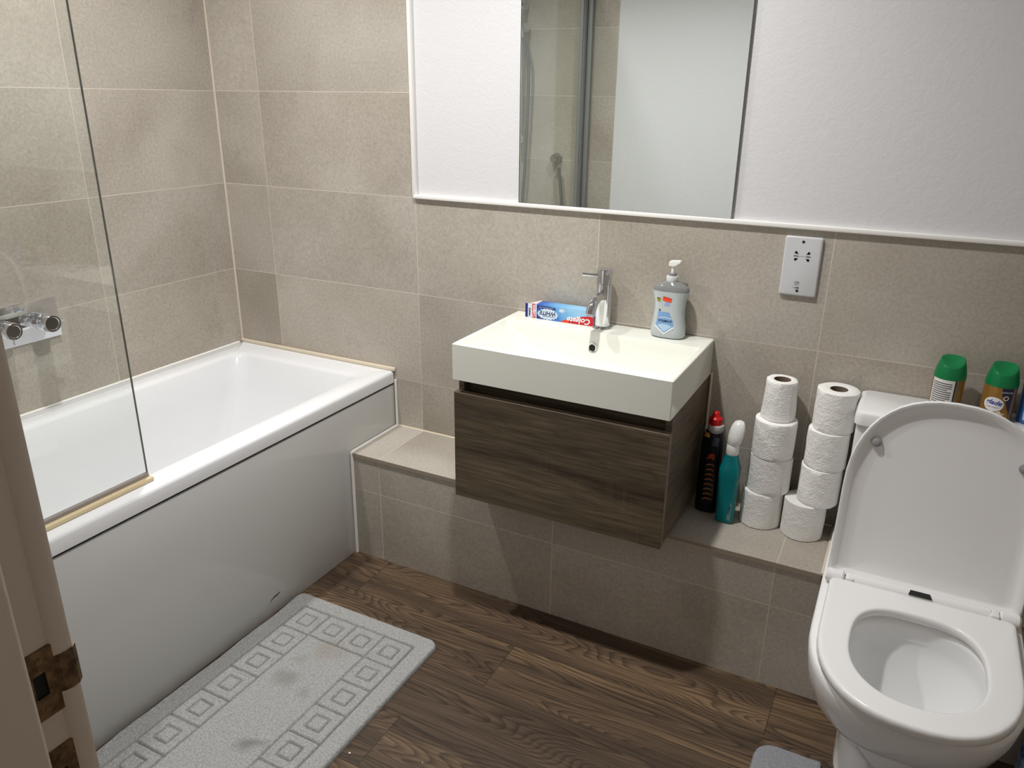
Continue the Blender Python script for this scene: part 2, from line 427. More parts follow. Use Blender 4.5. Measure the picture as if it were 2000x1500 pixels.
# ceiling lamps
LL = ['recessed ceiling downlight above the bath', 'recessed ceiling downlight over the middle of the floor']
for i, (lx, ly, en) in enumerate(LAMPS):
    d = thing('downlight', LL[i], 'ceiling light', (lx, ly, CEIL))
    obj('bezel', lathe(lx, ly, [(.041, CEIL-.001), (.045, CEIL-.002), (.044, CEIL-.006), (.040, CEIL-.008), (.039, CEIL-.001)], 32, False, False), SATIN, d, True)
    em = mat('lamp_glow', (255, 250, 240)); em.node_tree.nodes['Principled BSDF'].inputs['Emission Color'].default_value = (1, .96, .9, 1)
    em.node_tree.nodes['Principled BSDF'].inputs['Emission Strength'].default_value = 8
    obj('lamp_lens', lathe(lx, ly, [(.038, CEIL-.001), (.038, CEIL-.003), (.02, CEIL-.005)], 24), em, d, True)

# ------------------------------------------------------------ bath
BW = .690
bath = thing('bathtub', 'white rectangular bathtub with glossy white side panel along the left wall', 'bathtub', (.345, -.85, 0))
bm = bmesh.new(); e = .0015
yb, yf = -.002, YF+.002
rings = [rr(.002, BW-.004, yf, yb, BH-.042, .006), rr(.002, BW, yf, yb, BH-.040, .008), rr(.002, BW, yf, yb, BH-.010, .008),
         rr(.003, BW-.003, yf, yb, BH-.003, .008), rr(.006, BW-.009, yf, yb, BH, .008),
         rr(.072, .622, -1.61, -.088, BH, .040), rr(.080, .615, -1.60, -.096, BH-.003, .045), rr(.087, .609, -1.595, -.103, BH-.012, .050),
         rr(.100, .598, -1.58, -.130, BH-.10, .060), rr(.118, .580, -1.55, -.20, BH-.24, .080), rr(.132, .566, -1.53, -.26, .235, .095),
         rr(.155, .545, -1.50, -.30, .195, .095), rr(.20, .50, -1.44, -.36, .180, .09), rr(.25, .45, -1.3, -.5, .176, .06)]
loft(bm, rings, False, True)
tub = obj('tub', bm, WHITE_ACR, bath, True, angle=50)
pn = obj('side_panel', B(BW-.020, BW-.004, yf, yb, 0, BH-.048, bev=.003), PANEL, bath, True)
obj('gap_shade_strip', B(BW-.018, BW-.008, yf+.01, yb-.01, BH-.060, BH-.0425), DARK, bath)  # dark strip put in for the shade of the gap above the panel
def mark(pts, wd):
    bm = bmesh.new(); n = len(pts); a = []; b = []
    for i, (u, v) in enumerate(pts):
        h = wd*math.sin(PI*(i+.3)/(n-.4)); a.append(Vector((u, v+h, 0))); b.append(Vector((u, v-h, 0)))
    loft(bm, [a, b], closed=False); return bm
SCUFF = mat('black_scuff', (40, 38, 36), rough=.7)
print_on('scuff_mark', mark([(-.028, -.006), (-.016, .001), (-.004, .004), (.006, .004), (.014, .007), (.019, .004)], .0022), SCUFF, pn, (BW-.004, -.62, .052), (0, 1, 0), (0, 0, 1), eps=.0006)
ov = thing('bath_screen', 'frameless clear glass shower screen standing on the bath rim', 'shower screen', (.64, -1.3, BH))
GX = .640
bm = bmesh.new(); box(bm, GX-.0025, GX+.0025, -1.665, -.930, BH+.014, 2.0)
obj('glass_pane', bm, GLASS, ov)
obj('pane_edge', B(GX-.0026, GX+.0026, -.9303, -.9290, BH+.014, 2.0), GEDGE, ov)['label'] = 'polished dark green glass edge'
SEAL = mat('clear_yellowed_seal', (214, 196, 160), rough=.25)
bm = B(GX-.006, GX+.006, -1.665, -.929, BH+.010, BH+.020, bev=.002); obj('seal_channel', bm, mat('grey_clear_rubber', (150, 142, 138), rough=.2), ov, True)
obj('bottom_seal', B(GX-.004, GX+.017, -1.665, -.925, BH+.0005, BH+.011, bev=.003), SEAL, ov, True)['label'] = 'yellowed rubber drip seal'
bm = B(GX-.014, GX+.012, -1.698, -1.640, BH+.006, 2.0, bev=.003); box(bm, GX+.013, GX+.036, -1.698, -1.672, BH+.006, 2.0, bev=.003)
box(bm, GX-.006, GX+.008, -1.64, -1.63, BH+.006, 2.0, bev=.002)
obj('wall_profile', bm, mat('brushed_grey_profile', (150, 151, 150), rough=.45, metal=.35), ov, True)

# shower valve on the left wall
vy0, vy1, vz0, vz1 = -.900, -.679, .766, .880
va = thing('shower_valve', 'square chrome concealed shower valve with two round knobs on left wall', 'shower valve', (0, -.79, .823))
obj('plate', B(0, .008, vy0, vy1, vz0, vz1, bev=.0015), CHROME, va, True)
def xcyl(x0, x1, y, z, prof, bm=None):
    bm = bm or bmesh.new()
    loft(bm, [[Vector((x0+(x1-x0)*t_, y+r*math.cos(2*PI*k/32), z+r*math.sin(2*PI*k/32))) for k in range(32)] for t_, r in prof], True, True); return bm
for ky, kz, L_, R in ((-.738, .822, .064, .0245), (-.838, .822, .050, .0235)):
    kn = obj('knob', xcyl(.008, .008+L_, ky, kz, [(0, R*.96), (.02, R), (.42, R), (.44, R*.93), (.48, R*.93), (.5, R), (.94, R), (1, R*.92), (1.0, R*.75), (.95, R*.7)]), CHROME, va, True)
    dy, dz = (.7, .0) if L_ > .06 else (.0, -1)
    obj('pin_lever', tube([(.008+L_*.72, ky+dy*.02, kz+dz*.02), (.008+L_*.72, ky+(.043 if dy else 0), kz+(-.040 if dz else 0))], .0028, 10), CHROME, kn, True)

# shower fittings on the front wall (seen in the mirror)
sr = thing('shower_rail', 'chrome shower riser rail on the tiled wall reflected at left edge of mirror', 'shower rail', (.30, YF, 1.1))
obj('pole', tube([(.300, YF+.045, 1.18), (.300, YF+.045, 1.88)], .0095, 16), CHROME, sr, True)
for z in (1.235, 1.84):
    bm = B(.288, .312, YF, YF+.055, z-.018, z+.018, bev=.004); obj('wall_bracket', bm, CHROME, sr, True)
obj('slider', B(.284, .330, YF+.030, YF+.078, 1.722, 1.762, bev=.006), CHROME, sr, True)
hs = thing('hand_shower', 'chrome hand shower with long hose, reflected at left edge of mirror', 'hand shower', (.318, YF+.09, 1.75))
obj('handle', tube([(.324, YF+.085, 1.70), (.318, YF+.090, 1.76), (.306, YF+.105, 1.83), (.292, YF+.13, 1.875)], [.009, .011, .012, .014], 14), CHROME, hs, True)
bm = bmesh.new(); d = Vector((-.1, .8, -.55)).normalized(); a = d.orthogonal().normalized(); b = d.cross(a); c0 = Vector((.288, YF+.14, 1.882))
loft(bm, [[c0+d*h+r*(math.cos(2*PI*k/28)*a+math.sin(2*PI*k/28)*b) for k in range(28)] for h, r in ((-.016, .012), (-.006, .036), (.006, .043), (.011, .041), (.011, .001))], True, True)
obj('shower_head', bm, CHROME, hs, True)
hose = spline([(.326, YF+.083, 1.70), (.347, YF+.07, 1.60), (.345, YF+.06, 1.42), (.330, YF+.05, 1.12), (.318, YF+.05, .86), (.360, YF+.05, .70), (.460, YF+.05, .665), (.530, YF+.05, .76), (.535, YF+.045, .93), (.512, YF+.042, 1.105)], 10)
obj('hose', tube(hose, .0085, 10), mat('grey_metal_hose', (120, 122, 126), rough=.35, metal=.6), hs, True)
ho = thing('hose_outlet', 'round chrome shower hose outlet on reflected tile wall', 'hose outlet', (.508, YF, 1.14))
bm = bmesh.new()
loft(bm, [[Vector((.508+r*math.cos(2*PI*k/28), YF+y, 1.145+r*math.sin(2*PI*k/28))) for k in range(28)] for y, r in ((0, .027), (.008, .027), (.010, .025), (.045, .022), (.048, .020))], True, True)
obj('rosette', bm, SATIN, ho, True); obj('elbow', tube([(.509, YF+.036, 1.13), (.5095, YF+.038, 1.108)], .009, 14), SATIN, ho, True)

for o_ in (sr, hs): o_.location.x += .022; WL[o_.name].x += .022
# ------------------------------------------------------------ mirror
MX0, MX1, MZ, MT = 1.154, 1.7490, 1.1496, .007
mr = thing('wall_mirror', 'large frameless rectangular mirror on white wall above the basin', 'mirror', ((MX0+MX1)/2, 0, MZ))
bm = B(MX0, MX1, -MT+.0015, -.0, MZ, 1.99); obj('backing', bm, mat('mirror_backing', (205, 205, 205), rough=.5), mr)
obj('mirror_face', B(MX0, MX1, -MT, -MT+.0015, MZ, 1.99), [MIRROR], mr)
obj('edge_line', (lambda bm: (box(bm, MX1-.0002, MX1+.0008, -MT-.0002, -MT+.0013, MZ, 1.99), box(bm, MX0-.0018, MX0+.0002, -MT-.0002, -MT+.0013, MZ, 1.99), box(bm, MX0, MX1, -MT-.0002, -MT+.0013, MZ-.001, MZ+.0001), bm)[-1])(bmesh.new()), MEDGE, mr)['label'] = 'dark mirror edge'

# ------------------------------------------------------------ basin, vanity, tap
VX0, VX1, VF, VT, VB = 1.153, 1.7385, .3776, .833, .7335
sink = thing('basin', 'rectangular white basin with thick square sides on the wooden vanity', 'sink', (1.446, -.19, VB))
bm = bmesh.new(); q = .0015
rings = [rr(VX0+.004, VX1-.004, -VF+.004, -.001, VB, .003), rr(VX0, VX1, -VF, -.001, VB+.002, .003), rr(VX0, VX1, -VF, -.001, VT-.002, .003), rr(VX0+.002, VX1-.002, -VF+.002, -.002, VT, .003),
         rr(VX0+.013, VX1-.013, -VF+.012, -.098, VT, .006), rr(VX0+.015, VX1-.015, -VF+.014, -.100, VT-.0025, .006),
         rr(VX0+.030, VX1-.022, -VF+.017, -.103, VT-.020, .006),
         rr(VX0+.105, VX1-.060, -VF+.030, -.116, VB+.030, .010), rr(VX0+.118, VX1-.070, -VF+.040, -.124, VB+.020, .014), rr(VX0+.15, VX1-.10, -VF+.07, -.15, VB+.017, .014)]
loft(bm, rings, True, True)
bs = obj('bowl', bm, SINKM, sink, True, angle=30)
ofx, ofz = 1.437, .7925
def yring(r, y, x=ofx, z=ofz, n=28): return [Vector((x+r*math.cos(2*PI*k/n), y-(z-.79)*0, z+r*math.sin(2*PI*k/n))) for k in range(n)]
bm = bmesh.new(); loft(bm, [yring(.0128, -.102), yring(.0128, -.1125), yring(.0118, -.114), yring(.0095, -.113), yring(.0092, -.106)], False, False)
ofr = obj('overflow_ring', bm, CHROME, sink, True)
bm = bmesh.new(); loft(bm, [yring(.0094, -.1115), yring(.0094, -.1060)], True, True); obj('overflow_hole', bm, DARK, ofr)
obj('drain', lathe(1.437, -.22, [(.032, VB+.017), (.032, VB+.021), (.028, VB+.023), (.012, VB+.024)], 28), CHROME, sink, True)

van = thing('vanity_unit', 'wall hung dark oak vanity cabinet with one drawer under the basin', 'vanity cabinet', (1.446, -.18, .39))
CZ0, CX0, CX1, CFY = .393, 1.158, 1.7375, -.352
bm = bmesh.new()
th = .016
box(bm, CX0, CX0+th, CFY, -.001, CZ0, VB-.0005, mi=1); box(bm, CX1-th, CX1, CFY, -.001, CZ0, VB-.0005, mi=1)
box(bm, CX0+th, CX1-th, CFY+.02, -.001, CZ0, CZ0+th); box(bm, CX0+th, CX1-th, -.012, -.001, CZ0+th, VB-.0005)
box(bm, CX0+th, CX1-th, CFY+.030, CFY+.046, CZ0+th, VB-.0005)
obj('carcass', bm, [VW, VWS], van)
dr = obj('drawer', B(1.154, 1.7395, -.3725, CFY-.001, CZ0-.001, .6985, bev=.0008, seg=1), VW, van)
obj('drawer_edging', (lambda bm: (box(bm, 1.1545, 1.739, -.3718, CFY-.0015, .6985, .6990), box(bm, 1.7395, 1.7400, -.3718, CFY-.0015, CZ0, .6985), bm)[-1])(bmesh.new()), mat('drawer_edge_band', (120, 106, 90), rough=.45), dr)

tx, ty = 1.437, -.046
tap = thing('mixer_tap', 'chrome single lever mixer tap at the back of the basin', 'tap', (tx, ty, VT))
obj('base_ring', lathe(tx, ty, [(.0285, VT), (.0285, VT+.003), (.026, VT+.0062), (.0222, VT+.007)], 40), CHROME, tap, True)
obj('body', lathe(tx, ty, [(.0212, VT+.005), (.0212, .9570), (.0205, .9575)], 40), CHROME, tap, True)
sp = spline([(tx, ty-.005, .917), (tx, ty-.035, .926), (tx, ty-.060, .924), (tx, ty-.080, .912), (tx, ty-.090, .898)], 6)
spo = obj('spout', tube(sp, .0135, 20), CHROME, tap, True)
bm = bmesh.new(); d = Vector((0, -.55, -1)).normalized(); a = Vector((1, 0, 0)); b = d.cross(a); c0 = Vector((tx, ty-.090, .898))
loft(bm, [[c0+d*h+r*(math.cos(2*PI*k/24)*a+math.sin(2*PI*k/24)*b) for k in range(24)] for h, r in ((-.004, .0130), (.010, .0130), (.0105, .0105), (.005, .010))], False, False)
aer = obj('aerator', bm, CHROME, spo, True)
bm = bmesh.new(); loft(bm, [[c0+d*.006+r*(math.cos(2*PI*k/24)*a+math.sin(2*PI*k/24)*b) for k in range(24)] for r in (.0101, .0005)], False, True); obj('outlet', bm, DARK, spo)
cap = obj('cap', lathe(tx, ty, [(.0205, .9578), (.0222, .9585), (.0222, .995), (.021, .9975), (.012, .998)], 40), CHROME, tap, True)
obj('lever', tube([(tx-.018, ty-.010, .980), (tx-.036, ty-.019, .981), (tx-.054, ty-.028, .983)], [.0060, .0050, .0058], 14), CHROME, cap, True)

# ------------------------------------------------------------ soap bottle
sx, sy = 1.622, -.040
soap = thing('soap_bottle', 'clear grey hand soap pump bottle with blue label on basin corner', 'soap bottle', (sx, sy, VT))
SOAPM = mat('translucent_grey_soap', (188, 195, 198), rough=.12, spec=.5, trans=.0)
SOAPM.node_tree.nodes['Principled BSDF'].inputs['Subsurface Weight'].default_value = .3
SOAPM.node_tree.nodes['Principled BSDF'].inputs['Subsurface Radius'].default_value = (.02, .02, .02)
TOPM = mat('clear_bottle_top', (128, 130, 130), rough=.08, spec=.6)
def se(cx, cy, z, a, b, p=2.6, n=40):
    out = []
    for k in range(n):
        th_ = 2*PI*k/n; c, s = math.cos(th_), math.sin(th_)
        out.append(Vector((cx+a*math.copysign(abs(c)**(2/p), c), cy+b*math.copysign(abs(s)**(2/p), s), z)))
    return out
secs = [(0, .036, .020), (.003, .0440, .0255), (.010, .0465, .027), (.030, .0458, .0265), (.055, .0415, .025), (.078, .0400, .0245), (.100, .0420, .025), (.118, .0468, .026), (.126, .0482, .0262)]
bm = bmesh.new(); loft(bm, [se(sx, sy, VT+z, a, b) for z, a, b in secs], True, False)
body = obj('body', bm, SOAPM, soap, True)
secs = [(.126, .0482, .0262), (.131, .0478, .026), (.137, .0440, .0245), (.143, .034, .021), (.148, .022, .0165), (.151, .0150, .0145)]
bm = bmesh.new(); loft(bm, [se(sx, sy, VT+z, a, b) for z, a, b in secs], False, True)
obj('shoulder', bm, TOPM, soap, True)['label'] = 'empty clear shoulder above the soap'
pump = obj('pump_collar', lathe(sx, sy, [(.0150, VT+.150), (.0155, VT+.152), (.0155, VT+.163), (.0140, VT+.165)], 28), mat('pale_grey_plastic', (205, 208, 208), rough=.3), soap, True)
obj('locking_ring', lathe(sx, sy, [(.0100, VT+.164), (.0100, VT+.172), (.006, VT+.173)], 24), mat('grey_plastic', (140, 138, 142), rough=.3), pump, True)
bm = lathe(sx, sy, [(.0045, VT+.172), (.0045, VT+.192)], 16); obj('pump_stem', bm, PLAST_W, soap, True)
bm = bmesh.new()
loft(bm, [[Vector((sx+x, sy+y, VT+z)) for y, z in ((-.008, z0), (.008, z0), (.008, z1), (-.008, z1))] for x, z0, z1 in ((-.010, .190, .202), (-.006, .190, .204), (.008, .191, .205), (.014, .197, .206), (.020, .199, .205))], True, True)
bmesh.ops.bevel(bm, geom=list(bm.edges), offset=.0012, segments=2, affect='EDGES')
obj('pump_head', bm, PLAST_W, soap, True)
bv = bvh_of(body); O = (sx-.004, 0, VT+.062); U, V, N = (1, 0, 0), (0, 0, 1), (0, -1, 0)
blue = mat('label_blue', (120, 160, 205), rough=.4); lblue = mat('label_pale_blue', (176, 205, 232), rough=.4); navy = mat('print_navy', (24, 28, 84), rough=.5)
orange = mat('orange_sticker', (240, 70, 30), rough=.5); yellow = mat('yellow_sticker', (196, 200, 60), rough=.5); blackp = mat('print_black', (20, 20, 20), rough=.6); whitep = mat('print_white', (238, 240, 242), rough=.5)
pr = lambda nm, bm, m, eps=.0004: print_on(nm, bm, m, body, O, U, V, bv, N, eps)
pr('blue_label', poly_bm([(-.020, .010), (.010, .010), (.022, -.012), (.024, -.028), (.0, -.046), (-.024, -.028), (-.022, -.012)]), blue)
pr('pale_drop_print', poly_bm([(-.020, -.026), (-.008, -.022), (.006, -.022), (.021, -.027), (.0, -.043)]), lblue, .0007)
for s_ in (-1, 1): pr('chevron_print', poly_bm([(s_*.026, -.030), (s_*.024, -.027), (s_*.000, -.046), (0, -.050)]), whitep, .0008)
pr('lettering', xf(text_bm('VITAMIN E', .0078, bold=.0002), 0, -.014), navy, .0009)
pr('arc_print', poly_bm([(-.018, -.006), (0, -.003), (.018, -.006), (.018, -.0072), (0, -.0045), (-.018, -.0072)]), whitep, .0008)
pr('cross_print', poly_bm([(-.016+a_*.003, .014+b_*.003) for a_, b_ in ((-.3, 1), (.3, 1), (.3, .3), (1, .3), (1, -.3), (.3, -.3), (.3, -1), (-.3, -1), (-.3, -.3), (-1, -.3), (-1, .3), (-.3, .3))]), navy, .0009)
pr('triangle_print', poly_bm([(-.005, .028), (.010, .028), (.0025, .044)]), mat('print_lilac', (150, 165, 215), rough=.5), .0006)
pr('orange_sticker', poly_bm([(-.010, .041), (.013, .037), (.0145, .048), (-.0085, .052)]), orange, .0010)
pr('sticker_print', poly_bm([(-.008, .0495), (.0135, .0455), (.0138, .0466), (-.0078, .0506)]), mat('dark_red_print', (140, 30, 20), rough=.5), .0012)
pr('yellow_sticker', poly_bm([(-.026, .037), (-.015, .037), (-.015, .047), (-.026, .047)]), yellow, .0009)
pr('sticker_print', xf(text_bm('MILD', .0048, bold=.0002), -.0205, .0443), blackp, .0013)
pr('sticker_print', poly_bm([(-.0245, .0385), (-.0165, .0385), (-.0165, .0402), (-.0245, .0402)]), blackp, .0013)

# ------------------------------------------------------------ toothpaste carton
bx0, bx1, byf, byb, bz1 = 1.238, 1.4125, -.052, -.012, VT+.0425
tp = thing('toothpaste_box', 'blue and red toothpaste carton lying upside down behind the tap', 'toothpaste box', (1.32, -.03, VT))
CART = mat('carton_blue_print', (60, 120, 200), rough=.3); t = NT(CART); s_ = t.sep(t.pos())
g = t.math('ADD', t.math('MULTIPLY', t.math('SUBTRACT', s_[0], bx0), 5.5), t.math('MULTIPLY', t.math('SUBTRACT', s_[2], VT), 6.0))
g = t.math('ADD', g, t.math('MULTIPLY', t.noise(t.pos(), 70, 3), .25))
t.l(t.ramp(g, [(.15, lin((24, 34, 120))), (.45, lin((50, 100, 190))), (.7, lin((110, 175, 225))), (1, lin((150, 200, 235)))]), t.b.inputs['Base Color'])
cb = obj('carton', B(bx0, bx1, byf, byb, VT+.0005, bz1), CART, tp)
NAVYM = mat('carton_navy', (22, 30, 110), rough=.35); REDM = mat('carton_red', (200, 22, 34), rough=.35)
fl = obj('end_flap', B(bx0-.036, bx0, byf, byf+.0008, VT+.0005, bz1-.001), mat('carton_white', (214, 226, 240), rough=.4), tp)
obj('tuck_flap', (lambda bm: (loft(bm, [[Vector((bx0-.022, byf+.001, bz1)), Vector((bx0, byf+.001, bz1))], [Vector((bx0-.004, byb, bz1+.001)), Vector((bx0, byb, bz1+.001))]], closed=False), bm)[-1])(bmesh.new()), mat('carton_inside_pink', (232, 205, 205), rough=.6), tp)
fp = lambda nm, bm, m, eps, par=cb: print_on(nm, bm, m, par, (0, byf, VT), (1, 0, 0), (0, 0, 1), None, (0, -1, 0), eps)
H = bz1-VT
fp('navy_end', poly_bm([(bx0-.036, 0.001), (bx0-.028, 0.001), (bx0-.028, H-.001), (bx0-.036, H-.001)]), NAVYM, .0003, fl)
fp('red_band', poly_bm([(bx0-.014, .001), (bx0-.003, .001), (bx0-.004, H-.001), (bx0-.014, H-.001)]), REDM, .0003, fl)
fp('lettering', xf(text_bm('Colgate', .0115, bold=.0003), bx0-.0088, H*.5, PI/2), whitep, .0006, fl)
fp('lettering', xf(text_bm('WHITE', .0075, bold=.0003), bx0-.0215, H*.40, PI/2), navy, .0006, fl)
fp('navy_band', poly_bm([(bx0+.001, H-.004), (bx0+.058, H-.005), (bx0+.060, H-.011), (bx0+.001, H-.011)]), NAVYM, .0003)
fp('small_lettering', xf(text_bm('WHITER TEETH IN 2 WEEKS', .0036), bx0+.030, H-.0078, PI), whitep, .0006)
star = []
for k in range(36):
    r_ = 1.0 if k % 2 else .86; star.append((bx0+.035+.034*r_*math.cos(2*PI*k/36), .0165+.0165*r_*math.sin(2*PI*k/36)))
fp('white_burst', poly_bm(star), mat('burst_white', (212, 228, 244), rough=.4), .0004)
fp('lettering', xf(text_bm('WHITE', .0165, .2, .0004), bx0+.036, .0200, PI), navy, .0007)
fp('lettering', xf(text_bm('ADVANCED', .0068, .2), bx0+.038, .0105, PI), navy, .0007)
fp('round_badge', poly_bm([(bx0+.079+.009*math.cos(a_/10*PI), H-.010+.006*math.sin(a_/10*PI)) for a_ in range(20)]), mat('badge_blue', (185, 212, 238), rough=.4), .0005)
fp('badge_lettering', xf(text_bm('24H', .006, bold=.0002), bx0+.079, H-.010, PI), whitep, .0008)
sw = [(bx0+.075, .0006)] + [(bx0+.075+.115*math.sin(k/12*PI/2.3), .0006+.0265*math.sin(min(1, k/8)*PI/2)*(1-.20*max(0, (k-8)/4))) for k in range(1, 13)]
sw = [(min(u, bx1), v) for u, v in sw]; sw = [p for i, p in enumerate(sw) if i == 0 or p != sw[i-1]]; sw = sw + [(bx1, .0006)]
fp('red_swoosh', poly_bm(sw), REDM, .0004)
fp('orange_flash', poly_bm([(bx0+.076, .0008), (bx0+.090, .009), (bx0+.102, .010), (bx0+.100, .0008)]), mat('carton_orange', (236, 70, 40), rough=.4), .0005)
fp('lettering', xf(text_bm('Colgate', .0225, .25, .0006), bx0+.132, .0115, PI), whitep, .0008)

# ------------------------------------------------------------ shaver socket
px0, px1, pz0, pz1 = 1.886, 1.973, .9745, 1.1205
ss = thing('shaver_socket', 'white shaver socket plate on the tiles right of the basin', 'shaver socket', (1.93, 0, 1.05))
bm = bmesh.new()
def rz(y, ins, r): 
    return [Vector((p.x, y, p.y)) for p in rr(px0+ins, px1-ins, pz0+ins, pz1-ins, 0, r, 6)]
loft(bm, [rz(0, 0, .005), rz(-.006, 0, .005), rz(-.0085, .002, .005), rz(-.009, .004, .005)], True, True)
pl = obj('plate', bm, mat('white_brushed_plate', (206, 207, 210), rough=.35), ss, True)
pcx = (px0+px1)/2
def zdisc(x, z, r, y, n=16): return [(x+r*math.cos(2*PI*k/n), z+r*math.sin(2*PI*k/n)) for k in range(n)]
sp_ = lambda nm, pts, m, eps=.0004: print_on(nm, poly_bm(pts), m, pl, (0, -.009, 0), (1, 0, 0), (0, 0, 1), None, (0, -1, 0), eps)
for zz in (1.1085, .9880): sp_('screw', zdisc(pcx-.001, zz, .0035, 0), mat('screw_dark', (62, 60, 58), rough=.4, metal=.6))
for s in (-1, 1):
    sp_('socket_slot', [(pcx+s*.0145+u, 1.0735+v) for u, v in ((-.005, -.0015), (.005, -.0015), (.005, .0015), (-.005, .0015))], mat('slot_grey', (120, 118, 114), rough=.5))
    for q in (-1, 1):
        sp_('socket_hole', zdisc(pcx+s*.0148, 1.0735+q*.0085, .0032, 0), DARK)
        sp_('socket_hole', [(pcx+s*.0148+u*s*-1, 1.0735+v) for u, v in ((-.001, q*.0065), (.006, q*.0045), (.006, q*.0055), (.001, q*.010))], DARK)
sp_('socket_slot', [(pcx-.010, 1.0732), (pcx+.010, 1.0732), (pcx+.010, 1.0738), (pcx-.010, 1.0738)], mat('slot_line', (150, 148, 144), rough=.5))
greyp = mat('print_grey', (88, 84, 80), rough=.6)
# small shaver symbol: head, body outline and cord
for (u0_, v0, u1, v1) in ((-.006, .010, .004, .0108), (-.006, .003, -.0052, .010), (.0035, .005, .0043, .0105), (-.004, .0060, .002, .0067), (-.0052, .0022, .004, .003), (-.0015, .0078, .0045, .0085),
                         (-.009, -.0050, -.001, -.0042), (-.002, -.0062, .0055, -.0030)):
    sp_('shaver_symbol', [(pcx-.003+u0_, 1.000+v0), (pcx-.003+u1, 1.000+v0), (pcx-.003+u1, 1.000+v1), (pcx-.003+u0_, 1.000+v1)], greyp)

# ------------------------------------------------------------ toilet
tcx = 2.305
toi = thing('toilet', 'white close coupled toilet with its lid raised', 'toilet', (tcx, -.40, 0))
def dring(z, hw, yb_, yf_, hwb=None, p=2.3, nf=24, ns=6, cx=tcx, depth=None):
    """D outline: straight back and sides, curved front; counter-clockwise"""
    hwb = hw if hwb is None else hwb
    dp = depth or min(hw*1.25, abs(yf_-yb_)*.8); ys = yf_+dp
    pts = []
    for k in range(nf+1):
        a_ = PI + PI*k/nf; c, s = math.cos(a_), math.sin(a_)
        pts.append(Vector((cx+hw*math.copysign(abs(c)**(2/p), c), ys+dp*math.copysign(abs(s)**(2/p), s), z)))
    for k in range(1, ns): 
        f_ = k/ns; pts.append(Vector((cx+hw+(hwb-hw)*f_, ys+(yb_-ys)*f_, z)))
    r = .012
    for k in range(5):
        a_ = PI/2*k/4; pts.append(Vector((cx+hwb-r+r*math.cos(a_), yb_-r+r*math.sin(a_), z)))
    for k in range(5):
        a_ = PI/2+PI/2*k/4; pts.append(Vector((cx-hwb+r+r*math.cos(a_), yb_-r+r*math.sin(a_), z)))
    for k in range(1, ns):
        f_ = 1-k/ns; pts.append(Vector((cx-hw-(hwb-hw)*f_, ys+(yb_-ys)*f_, z)))
    return pts
YB = -.004
NR = 200
def resample(ring, n=NR):
    # start exactly at the middle of the back edge
    m = len(ring); best = None
    for i in range(m):
        a, b = ring[i], ring[(i+1) % m]
        if (a.x-tcx)*(b.x-tcx) <= 0 and a.x != b.x:
            y = a.y+(b.y-a.y)*(tcx-a.x)/(b.x-a.x)
            if best is None or y > best[0]: best = (y, i, (tcx-a.x)/(b.x-a.x))
    y, i, f_ = best; st_ = ring[i].lerp(ring[(i+1) % m], f_)
    path = [st_] + [ring[(i+1+k) % m] for k in range(m)] + [st_]
    ds = [0]
    for a, b in zip(path[:-1], path[1:]): ds.append(ds[-1]+(b-a).length)
    out = []; j = 0
    for k in range(n):
        d = ds[-1]*k/n
        while ds[j+1] < d: j += 1
        L_ = ds[j+1]-ds[j]; out.append(path[j].lerp(path[j+1], (d-ds[j])/L_ if L_ > 1e-9 else 0))
    return out
def inner(z, a, b, cy, p=2.7, pf=2.2):
    out = []
    for k in range(240):
        th_ = 2*PI*k/240; c, s = math.cos(th_), math.sin(th_); q = p if s > 0 else pf
        out.append(Vector((tcx+a*math.copysign(abs(c)**(2/q), c), cy+b*math.copysign(abs(s)**(2/q), s), z)))
    return resample(out)
dring0 = dring
def dring(*a, **k): return resample(dring0(*a, **k))
bm = bmesh.new()
rings = [dring(0, .105, YB, -.53), dring(.02, .103, YB, -.528), dring(.10, .102, YB, -.525, .11), dring(.15, .108, YB, -.540, .12),
         dring(.19, .132, YB, -.590, .13), dring(.24, .164, YB, -.650, .145), dring(.29, .186, YB, -.698, .175), dring(.34, .193, YB, -.728, .1985),
         dring(.38, .1965, YB, -.742, .1985), dring(.398, .1955, YB, -.742, .1985), dring(.403, .191, YB, -.738, .194),
         inner(.403, .135, .158, -.560), inner(.400, .130, .153, -.560), inner(.385, .128, .151, -.560), inner(.355, .131, .154, -.560), inner(.33, .128, .150, -.562),
         inner(.27, .108, .125, -.565), inner(.22, .078, .088, -.575), inner(.19, .055, .06, -.58), inner(.12, .04, .045, -.58)]
loft(bm, rings, True, True)
pan = obj('pan', bm, CERAM, toi, True, angle=55)
bm = bmesh.new(); vr = [bm.verts.new(p) for p in inner(.222, .0785, .089, -.574)]; bm.faces.new(vr); obj('water', bm, WATER, pan)
# cistern
cist = thing  # (parts of the toilet)
c0x, c1x, cyf = 2.112, 2.500, -.176
bm = bmesh.new()
loft(bm, [rr(c0x+.010, c1x-.010, cyf+.014, -.006, .403, .02), rr(c0x+.008, c1x-.008, cyf+.012, -.006, .42, .02), rr(c0x+.005, c1x-.005, cyf+.007, -.006, .727, .02)], True, True)
obj('cistern', bm, CERAM, toi, True, angle=40)
bm = bmesh.new()
loft(bm, [rr(c0x+.004, c1x-.004, cyf+.004, -.005, .7275, .015), rr(c0x, c1x, cyf, -.004, .731, .018), rr(c0x, c1x, cyf, -.004, .752, .018), rr(c0x+.003, c1x-.003, cyf+.003, -.005, .759, .016), rr(c0x+.010, c1x-.010, cyf+.010, -.008, .762, .014)], True, True)
clid = obj('cistern_lid', bm, CERAM, toi, True, angle=40)
obj('flush_button', lathe(tcx, -.125, [(.024, .762), (.024, .765), (.021, .767), (.002, .767)], 28), CHROME, clid, True)
